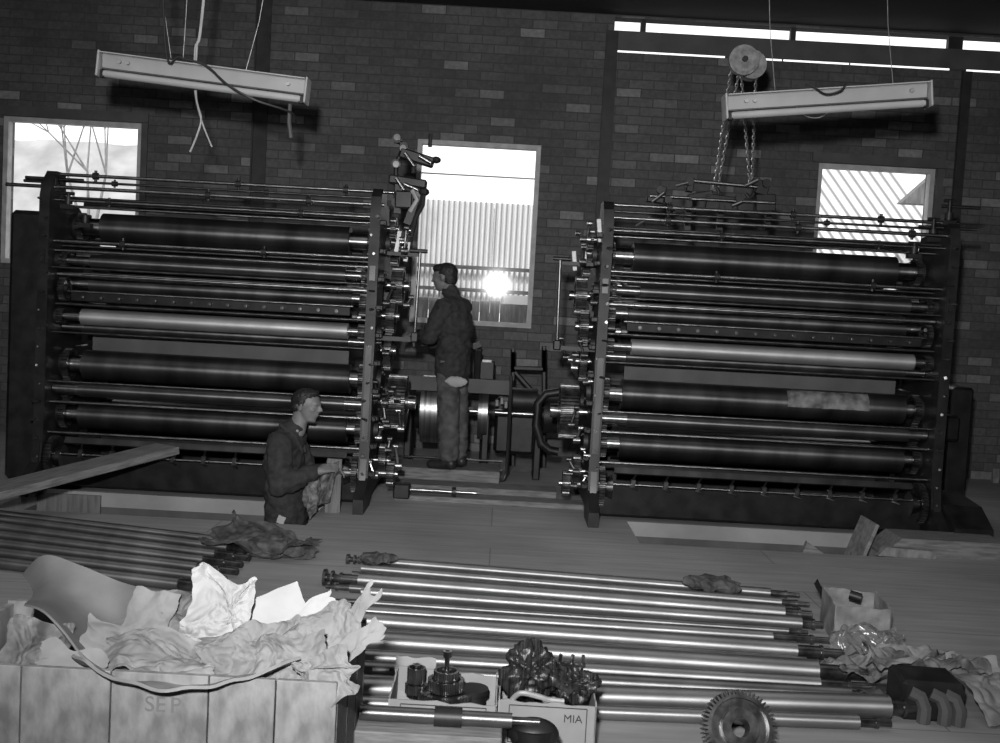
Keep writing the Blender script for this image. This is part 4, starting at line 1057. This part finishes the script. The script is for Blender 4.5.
# gears standing in the left carton
def gear_stack(c, label, parts, shaft, mat='gear'):
    T = thing('gear_cluster', label, 'gear', c)
    for (dz, r, wd, t) in parts: MB().gear(Vector(c) + Vector((0, 0, dz)), r, wd, t, axis='Z', dep=.07).build('gear', mat, T, smooth=False)
    mb = MB(); mb.cyl(Vector(c), Vector(c) + Vector((0, 0, shaft)), .008, n=16); mb.cyl(Vector(c) + Vector((0, 0, shaft - .02)), Vector(c) + Vector((0, 0, shaft)), .014, n=16)
    mb.build('shaft', 'journal', T); return T
gc = Vector((K1r.x - .0, K1r.y + .13, .01))
gear_stack(gc, 'cluster of dark gears on an upright shaft in the left small carton', ((.13, .085, .03, 36), (.165, .09, .03, 40), (.20, .060, .035, 30), (.232, .042, .028, 20)), .31)
gear_stack(gc + Vector((-.10, .03, 0)), 'small ribbed gear left of the upright shaft in the carton', ((.17, .035, .03, 20), (.215, .03, .05, 24)), .25)
T = thing('flanged_disc', 'dark disc with a flat upper flange at the right in the left carton', 'disc', gc + Vector((.095, .02, 0)))
mb = MB(); mb.cyl(gc + Vector((.09, .02, .05)), gc + Vector((.09, .02, .17)), .04, n=28); mb.cyl(gc + Vector((.09, .02, .17)), gc + Vector((.09, .02, .185)), .05, n=28); mb.build('disc_body', 'iron', T)
paper('paper_packing', 415, 685, 3.52, (.14, .2), (.95, .1, .2), .02, 21, 'card', 'pale packing paper standing behind the gears in the left carton', freq=6)
# greasy parts in the second carton
g2 = Vector((K2r.x, K2r.y + .13, 0))
lump('greasy_wrap', g2 + Vector((-.06, .02, .25)), (.085, .08, .085), 3, 'stack', 'tall dark glossy wrapped bundle at the left in the lettered carton', 'bundle', freq=24, amp=.3)
lump('greasy_wrap', g2 + Vector((.085, .02, .215)), (.085, .09, .055), 7, 'stack', 'lower dark wrapped bundle at the right in the lettered carton', 'bundle', freq=26, amp=.35)
T = thing('bearing', 'shiny ring bearing at the front of the lettered carton', 'bearing', g2 + Vector((-.055, -.06, .2)))
mb = MB(); b0 = g2 + Vector((-.055, -.07, .215)); mb.torus(b0, .03, .013, 'X', 24, 8); mb.build('ring', 'journal', T); MB().cyl(b0 + Vector((-.02, 0, 0)), b0 + Vector((.02, 0, 0)), .018, n=16).build('core', 'iron', T)
T = thing('hose', 'curled pale strap spilling over the front of the lettered carton', 'strap', g2 + Vector((-.05, -.12, .2)))
MB().tube(smooth_path([g2 + Vector((-.12, -.11, .19)), g2 + Vector((-.09, -.125, .225)), g2 + Vector((-.03, -.12, .215)), g2 + Vector((0, -.115, .205)), g2 + Vector((.05, -.11, .2))]), .009, 8).build('strap', 'plate_light', T)
for i, dx in enumerate((.04, .08, .115)):
    p = g2 + Vector((dx, .05, .25)); o = MB().cyl(p, p + Vector((.004, 0, .05)), .006, n=8).cyl(p + Vector((0, 0, .01)), p + Vector((0, 0, .022)), .014, n=6).build('bolt', 'journal'); tag(o, ('leftmost', 'middle', 'rightmost')[i] + ' of three upright bolts on the right bundle in the lettered carton', 'bolt', 'bolts in the carton')

# roller on blocks right in front of the cartons, and the dark cap beside it
Yr = 2.98
ra, rb = at(360, 713, Yr), at(512, 720, Yr); zr = (ra.z + rb.z) / 2
T = thing('steel_roller', 'short dull roller lying in front of the cartons on a wooden block', 'roller', ((ra.x + rb.x) / 2, Yr, zr - .03))
MB().cyl((ra.x, Yr, zr), (rb.x, Yr, zr), .022, n=28).build('tube', 'pipe_dull', T)
xk = at(448, 722, Yr).x; MB().cyl((xk - .04, Yr, zr), (xk + .04, Yr, zr), .029, n=28).build('sleeve', 'iron', T)
MB().cyl((rb.x - .0, Yr, zr), (rb.x + .08, Yr, zr), .012, n=16).build('journal', 'gear', T)
tb = zr - .0225
T = MB().box((at(430, 722, Yr).x, Yr, tb / 2), (.42, .16, tb), bev=.004).build('wooden_block', 'wood', smooth=False); tag(T, 'timber block under the short roller in front of the cartons', 'block')
pc = at(534, 727, 3.0)
T = thing('domed_lid', 'dark domed lid before the lettered carton', 'lid', (pc.x, 3.0, 0))
mb = MB(); mb.sph((pc.x, 3.0, pc.z - .02), .075, 28, (1, .7, .62)); mb.build('dome', 'iron', T); MB().cyl((pc.x, 3.0, 0), (pc.x, 3.0, pc.z - .0), .062, n=28).build('pedestal', 'iron', T)

# toothed wheel standing against the rollers
pg = at(737, 726, 3.42)
T = thing('toothed_wheel', 'large toothed wheel propped against the front rollers', 'gear', (pg.x, 3.42, 0))
MB().gear((pg.x, 3.40, pg.z), .122, .06, 52, axis='Y', dep=.13, tilt=(-.45, 0, 0), hub=.5).build('rim', 'gear', T, smooth=False)
T2 = MB().box((pg.x, 3.42, (pg.z - .123) / 2), (.16, .12, max(.01, pg.z - .123))).build('wooden_block', 'wood', smooth=False); tag(T2, 'timber block beneath the large toothed wheel', 'block')

# carton and wrappings at the right
K3 = carton('carton', 'open oil-stained carton on the floor right of the roller ends', 836, 604, 893, 611, .17, .30, yaw=-.10, mat='card_dirty')
T = thing('black_plug', 'small black plug lying on the edge of the stained carton', 'plug', fl(857, 600, .17) + Vector((0, .02, 0)))
p = fl(857, 599, .17); MB().cyl(p + Vector((-.03, .02, .015)), p + Vector((.02, 0, .005)), .022, n=14).build('plug_body', 'iron', T)
def crum(nm, x, y, z, size, rot, amp, seed, mat, lb, **kw):
    p = fl(x, y, z); return crumple(nm, (p.x, p.y, z), size, rot, amp, seed, mat, lb, 'wrapping', zmin=.006, **kw)
crum('clear_wrap', 868, 640, .06, (.30, .26), (.35, 0, -.3), .08, 31, 'film', 'crumpled clear film spilling from the front of the stained carton', freq=9)
crum('stained_flap', 826, 600, .10, (.1, .2), (1.1, 0, 1.1), .012, 32, 'stack', 'dark printed side flap leaning at the left of the stained carton', freq=8, edge=.05)
crum('crumpled_wrapping', 876, 668, .07, (.36, .22), (.3, .0, .12), .09, 33, 'paper_dirty', 'crumpled grey wrapping in front of the stained carton', freq=7)
crum('crumpled_wrapping', 922, 662, .12, (.44, .24), (.35, .0, .05), .08, 34, 'paper_dirty', 'paler end of the wrapping heap above the black block', freq=8)
crum('dark_wrapping', 870, 690, .03, (.25, .22), (.1, 0, .3), .04, 35, 'rag', 'dark cloth between the front roller end and the black block', freq=6)
crum('white_cloth', 992, 690, .08, (.22, .36), (.7, 0, .1), .06, 36, 'cloth_pale', 'pale cloth lying at the far right beside the black block', freq=6)
pB = fl(935, 725, 0.0)
T = thing('black_block', 'black moulded block with pale ridges at the lower right', 'block', (pB.x, pB.y + .05, 0), -.06)
MB().box((0, .07, .075), (.23, .2, .15), bev=.015).build('block_body', 'iron', T, smooth=False, local=True)
mb = MB()
for dx in (-.055, .02, .07): mb.tube([Vector((dx + .02, -.035, .0)), Vector((dx + .02, -.04, .06)), Vector((dx + .005, -.03, .095)), Vector((dx - .03, -.02, .108))], .026, 8)
mb.split('ridge', 'lintel', T, local=True)

# ------------------------------------------------------------------ pit edge pieces, planks
def beam(name, a, b, wd, th, mat, label, cat='plank', up=None):
    a, b = Vector(a), Vector(b); d = (b - a); L = d.length
    o = MB().box((0, 0, 0), (L, wd, th), bev=.004).build(name, mat, smooth=False)
    x = d.normalized(); y = Vector((-x.y, x.x, 0)).normalized(); z = x.cross(y)
    R = Matrix((x, y, z)).transposed(); o.matrix_world = Matrix.Translation((a + b) / 2) @ R.to_4x4()
    return tag(o, label, cat)
beam('plank', at(-20, 500, 6.0), at(168, 452, 7.12), .24, .05, 'wood', 'sloping timber plank leading up to the left press')
# upright board and cloth by the man
p0 = at(330, 483, 6.95)
o = MB().box((p0.x + .02, 6.98, (p0.z + .0) / 2 + .02), (.10, .02, p0.z * 1.0 + .16)).build('board', 'board_z', smooth=False); tag(o, 'upright board leaning by the hands of the man in the pit', 'board')
o.location.z = 0.0
# timbers at the end of the right pit
PX = PITS[1][1]
pe = fl(905, 556, .09)
o = MB().prism([Vector((2.50, 6.62, .0)), Vector((3.4, 6.62, .0)), Vector((3.3, 6.62, .11)), Vector((2.62, 6.62, .11))], (0, 0, 0), (0, .3, 0)).build('foot_timber', 'wood', smooth=False); tag(o, 'broad timber under the right foot of the right press', 'timber')
o = MB().prism([Vector((2.45, 6.56, .002)), Vector((2.82, 6.56, .002)), Vector((2.8, 6.56, .05)), Vector((2.5, 6.56, .06))], (0, 0, 0), (.0, .05, 0)).build('timber_offcut', 'crate', smooth=False); tag(o, 'pale timber offcut at the right end of the right pit edge', 'timber')
o = MB().prism([Vector((0, 0, 0)), Vector((.17, 0, 0)), Vector((.03, 0, .09))], (1.98, 6.60, -.0), (0, .04, 0)).build('timber_wedge', 'wood', smooth=False); tag(o, 'small wedge of timber at the edge of the right pit', 'timber')
o.location.z = -.03
beam('brace_board', (2.40, 6.85, -.12), (2.50, 6.85, .17), .3, .025, 'crate', 'slanted pale board under the right end of the right press')
ft = MB(); ft.prism([Vector((0, 6.9, 0)), Vector((0, 7.5, 0)), Vector((0, 7.5, .3)), Vector((0, 7.1, .26)), Vector((0, 6.9, .14))], (3.07, 0, 0), (.26, 0, 0)); ft.build('foot', 'iron', P2, smooth=False)
ft = MB(); ft.box((3.16, 7.8, .85), (.16, .5, 1.5), bev=.02); ft.box((3.45, 8.35, .68), (.36, .3, .2), bev=.02); ft.box((3.70, 8.5, .5), (.17, .3, 1.0), bev=.02); ft.build('side_cover', 'iron', P2, smooth=False)
ft = MB(); ft.box((-3.34, 7.7, .98), (.26, .7, 1.9), bev=.03); ft.build('side_cover', 'iron', P1, smooth=False)
# pieces of board by the far right wall
for i, (x, y) in enumerate(((965, 466), (981, 463))):
    p = fl(x, y + 6, 0); o = MB().box((p.x, min(p.y, 10.1), .07), (.06, .04, .14), bev=.004).build('wooden_block', 'crate', smooth=False); tag(o, ('left', 'right')[i] + ' of two small pale blocks by the wall behind the right press', 'block')
# panel lining at left of the left pit
o = MB().box((-2.94, 7.215, -.3), (.44, .02, .56)).build('pit_board', 'board_z', smooth=False); tag(o, 'upright boards lining the back of the left pit at its left end', 'board')

# ------------------------------------------------------------------ people
def head_prims(c, fwd, up=(0, 0, 1)):
    """head of 0.225 m around centre c; fwd = unit facing vector (horizontal)"""
    f = Vector(fwd).normalized(); l = Vector((-f.y, f.x, 0)); u = Vector(up).normalized(); c = Vector(c)
    yaw = math.atan2(f.y, f.x)
    def P(a, b, d): return c + f * a + l * b + u * d
    R = (0, 0, yaw)
    pr = [('e', P(-.012, 0, .028), (.098, .076, .088), R), ('e', P(.02, 0, -.02), (.072, .062, .085), R), ('e', P(.04, 0, -.078), (.042, .045, .03), R),
          ('e', P(.062, 0, -.092), (.020, .022, .017), R), ('e', P(.078, 0, .022), (.018, .05, .012), R),
          ('c', P(.083, 0, .018), P(.107, 0, -.022), .009, .0125), ('e', P(.098, 0, -.026), (.014, .017, .009), R),
          ('e', P(.082, 0, -.05), (.014, .024, .008), R), ('e', P(.08, 0, -.062), (.013, .022, .008), R)]
    for s in (-1, 1):
        pr += [('e', P(.052, s * .038, -.018), (.03, .022, .022), R), ('e', P(-.012, s * .076, -.005), (.017, .010, .030), R), ('e', P(-.006, s * .08, .012), (.012, .008, .014), R),
               ('e', P(.072, s * .032, .004), (.010, .013, .008), R)]
    return pr, P
def hand_prims(w, d, n, curl=.9, s=1):
    """hand from wrist w pointing along d, palm normal n (fingers curl toward n)"""
    w = Vector(w); d = Vector(d).normalized(); n = Vector(n).normalized(); l = d.cross(n).normalized() * s
    pr = [('e', w + d * .02, (.03, .03, .03)), ('c', w + d * .02 + l * .012, w + d * .08 + l * .026, .017, .014), ('c', w + d * .02 - l * .012, w + d * .08 - l * .024, .017, .014), ('c', w + d * .02, w + d * .08, .019, .015)]
    for k, (o, L, r) in enumerate(((.030, .070, .0088), (.010, .078, .0092), (-.010, .072, .0088), (-.029, .056, .0078))):
        p = w + d * .082 + l * o; cur = d.copy(); ang = curl * (1 + .12 * k)
        for seg, q in enumerate((.45, .32, .23)):
            a = ang * (.45 + .45 * seg); dd = (d * math.cos(a) + n * math.sin(a)).normalized(); e = p + dd * L * q
            pr.append(('c', p, e, r, r * .92)); p = e
    p = w + d * .028 + l * .032; q = p + (d * .5 + l * .6 + n * .5).normalized() * .036; r_ = q + (d * .8 + l * .1 + n * .7).normalized() * .03
    pr += [('c', p, q, .012, .0105), ('c', q, r_, .0100, .009)]
    return pr

def person_pit():
    hip = at(280, 512, 6.95); base = (hip.x + .05, 6.93, -PD)
    T = thing('person', 'young man in dark jacket standing in the pit, head bent over a rag', 'person', base, -.12)
    hc = Vector((.105, -.0, 1.635)); pr, P = head_prims(hc, (1, -.12, 0), (.14, 0, 1))
    body = pr + [('c', (.045, 0, 1.47), (.07, 0, 1.58), .058, .054), ('e', (-.01, 0, 1.40), (.09, .16, .07)), ('e', (-.02, 0, 1.2), (.10, .15, .2)), ('e', (0, 0, .95), (.11, .15, .12))]
    for s in (-1, 1):
        body += [('c', (0, s * .09, .92), (.01, s * .095, .50), .075, .052), ('c', (.01, s * .095, .50), (-.01, s * .10, .09), .05, .036), ('c', (-.01, s * .10, .06), (.14, s * .12, .035), .034, .028)]
    eR, wR = Vector((.02, -.225, 1.13)), Vector((.235, -.13, 1.225)); eL, wL = Vector((.06, .22, 1.14)), Vector((.26, .06, 1.20))
    body += [('c', (-.01, -.17, 1.40), eR, .045, .036), ('c', eR, wR, .034, .026), ('c', (-.01, .17, 1.40), eL, .045, .036), ('c', eL, wL, .034, .026)]
    body += hand_prims(wR, (.9, .25, .35), (.2, .7, -.6), 1.0, 1) + hand_prims(wL, (.9, -.3, .2), (.2, -.6, -.7), 1.0, -1)
    clay('body', body, 'skin', T, .0065, 3)
    hr = [('e', P(-.028, 0, .048), (.088, .079, .070), (0, -.3, -.12)), ('e', P(-.055, 0, .0), (.052, .067, .055)), ('e', P(.028, -.012, .092), (.048, .052, .018)), ('e', P(-.014, 0, .072), (.082, .076, .045)), ('e', P(-.01, -.078, .025), (.022, .008, .03)), ('e', P(-.01, .078, .025), (.022, .008, .03))]
    clay('hair', hr, 'hair', T, .008, 2, .004, 60)
    jk = [('e', (-.025, 0, 1.39), (.115, .20, .085)), ('e', (-.035, 0, 1.25), (.125, .185, .17)), ('e', (-.03, 0, 1.08), (.125, .175, .15)), ('e', (-.01, 0, .95), (.13, .175, .14)), ('c', (0, 0, .98), (0, 0, .72), .155, .165, (.85, 1.1, .8)),
          ('c', (-.015, -.165, 1.385), eR, .078, .072), ('c', eR, wR + Vector((-.035, .01, -.01)), .070, .052), ('c', (-.015, .165, 1.385), eL, .078, .07), ('c', eL, wL + Vector((-.035, 0, -.01)), .066, .052),
          ('c', (.0, 0, 1.44), (.03, 0, 1.485), .078, .066)]
    clay('jacket', jk, 'jacket', T, .012, 4, .010, 11, 3)
    clay('shirt_collar', [('e', (.062, -.02, 1.475), (.02, .045, .022)), ('e', (.075, 0, 1.445), (.012, .022, .03))], 'shirt', T, .006, 2)
    clay('jacket_collar', [('c', (-.05, -.05, 1.50), (.06, -.085, 1.44), .016, .018), ('c', (.06, -.085, 1.44), (.10, -.03, 1.33), .018, .012), ('c', (-.05, -.05, 1.50), (-.06, .05, 1.50), .018, .018), ('c', (-.06, .05, 1.50), (.05, .085, 1.44), .016, .018), ('c', (.05, .085, 1.44), (.10, .02, 1.33), .018, .012)], 'jacket', T, .008, 3)
    tp = []
    for s in (-1, 1): tp += [('c', (0, s * .08, .84), (.01, s * .095, .50), .092, .085), ('c', (.01, s * .095, .50), (-.01, s * .10, .12), .083, .075)]
    clay('trousers', tp + [('e', (0, 0, .88), (.09, .13, .10))], 'trouser', T, .014, 4, .008, 12)
    for s in (-1, 1): clay('shoe', [('c', (-.03, s * .105, .05), (.14, s * .125, .042), .05, .042), ('c', (-.02, s * .105, .05), (-.015, s * .105, .11), .05, .05)], 'shoe', T, .009, 3)
    return T
PP = person_pit()
hw = PP.matrix_basis @ Vector((.31, -.07, 1.24))
crag = MB(); ctop = Vector((at(334, 462, 6.93).x, 6.9, at(334, 462, 6.93).z))
def cl_fn(u, v):
    a = at(326 - 2 * v * 8, 466 + v * 48, 6.9); b = at(337 - v * 14, 462 + v * 44, 6.9)
    a = at(321 - v * 13, 467 + v * 42, 6.86); b = at(339 - v * 9, 461 + v * 40, 6.88); p = a.lerp(b, u); p.y += .03 * noise.noise(Vector((u * 3, v * 5, 2))) + .02 * math.sin(u * 9 + v * 3); return p
crag.grid(cl_fn, 24, 40, .004)
o = crag.build('mottled_rag', 'rag_mid', angle=70); tag(o, 'mottled rag hanging from the hands of the man in the pit', 'rag')
lump('mottled_rag', at(312, 500, 6.80), (.05, .045, .11), 12, 'rag_mid', 'bunched cloth below the hands of the man, at the pit corner', 'rag', freq=16)
o = crumple('paper_scrap', at(281, 520, 6.72), (.05, .05), (1.3, .3, 0), .003, 3, 'paper', 'tiny white scrap poking from the hem of the jacket', 'paper', nx=6, ny=6)

def person_far():
    base = at(453, 463, 8.36); T = thing('person', 'worker standing between the presses before the bright window, back half turned', 'person', (base.x, 8.36, .0), PI * .86)
    # faces -x/+y in the scene (away and to the left); local +x is forward
    T.location.z = 0.125; T.scale = (.985, .93, .985); T.rotation_euler = (0, .06, PI * .86)
    hc = Vector((.075, 0, 1.55)); pr, P = head_prims(hc, (1, .1, 0), (.12, 0, 1))
    body = pr + [('c', (.01, 0, 1.38), (.04, 0, 1.49), .056, .052), ('e', (-.01, 0, 1.32), (.09, .16, .07)), ('e', (-.01, 0, 1.12), (.10, .15, .2)), ('e', (0, 0, .9), (.11, .15, .12))]
    for s in (-1, 1): body += [('c', (0, s * .085, .86), (.01, s * .085, .46), .075, .05), ('c', (.01, s * .085, .46), (-.01, s * .09, .09), .05, .036), ('c', (-.01, s * .09, .05), (.13, s * .11, .035), .034, .028)]
    eR, wR = Vector((.08, -.23, 1.06)), Vector((.28, -.14, 1.02)); eL, wL = Vector((.10, .22, 1.08)), Vector((.30, .12, 1.08))
    body += [('c', (-.01, -.17, 1.32), eR, .045, .036), ('c', eR, wR, .034, .026), ('c', (-.01, .17, 1.32), eL, .045, .036), ('c', eL, wL, .034, .026)]
    body += hand_prims(wR, (1, .1, 0), (0, .7, -.7), .8, 1) + hand_prims(wL, (1, -.1, 0), (0, -.7, -.7), .8, -1)
    clay('body', body, 'skin', T, .0075, 3)
    clay('hair', [('e', P(-.028, 0, .045), (.092, .083, .078)), ('e', P(-.05, 0, -.005), (.06, .07, .07)), ('e', P(.02, 0, .075), (.07, .07, .04))], 'hair', T, .009, 2, .004, 60)
    jk = [('e', (-.02, 0, 1.31), (.115, .20, .085)), ('e', (-.03, 0, 1.16), (.13, .19, .17)), ('e', (-.02, 0, 1.0), (.125, .18, .15)), ('c', (0, 0, .95), (0, 0, .80), .15, .16, (.85, 1.1, .8)),
          ('c', (-.01, -.17, 1.31), eR, .075, .068), ('c', eR, wR - Vector((.03, 0, 0)), .066, .05), ('c', (-.01, .17, 1.31), eL, .075, .068), ('c', eL, wL - Vector((.03, 0, 0)), .066, .05), ('c', (-.0, 0, 1.36), (.02, 0, 1.43), .074, .066)]
    clay('jacket', jk, 'jacket', T, .013, 4, .010, 11, 8)
    tp = []
    for s in (-1, 1): tp += [('c', (0, s * .072, .76), (.0, s * .08, .46), .097, .09), ('c', (.0, s * .08, .46), (-.01, s * .085, .13), .09, .08)]
    clay('trousers', tp + [('e', (0, 0, .80), (.09, .13, .10))], 'trouser', T, .014, 4, .008, 12)
    for s in (-1, 1): clay('shoe', [('c', (-.03, s * .095, .05), (.14, s * .115, .042), .05, .042)], 'shoe', T, .01, 3)
    return T
PF = person_far()
pr_ = at(456, 382, 8.13)
lump('white_rag', (pr_.x, 8.16, pr_.z), (.085, .025, .042), 4, 'paper', 'white rag tucked at the waist of the standing worker', 'rag', freq=12, amp=.15)
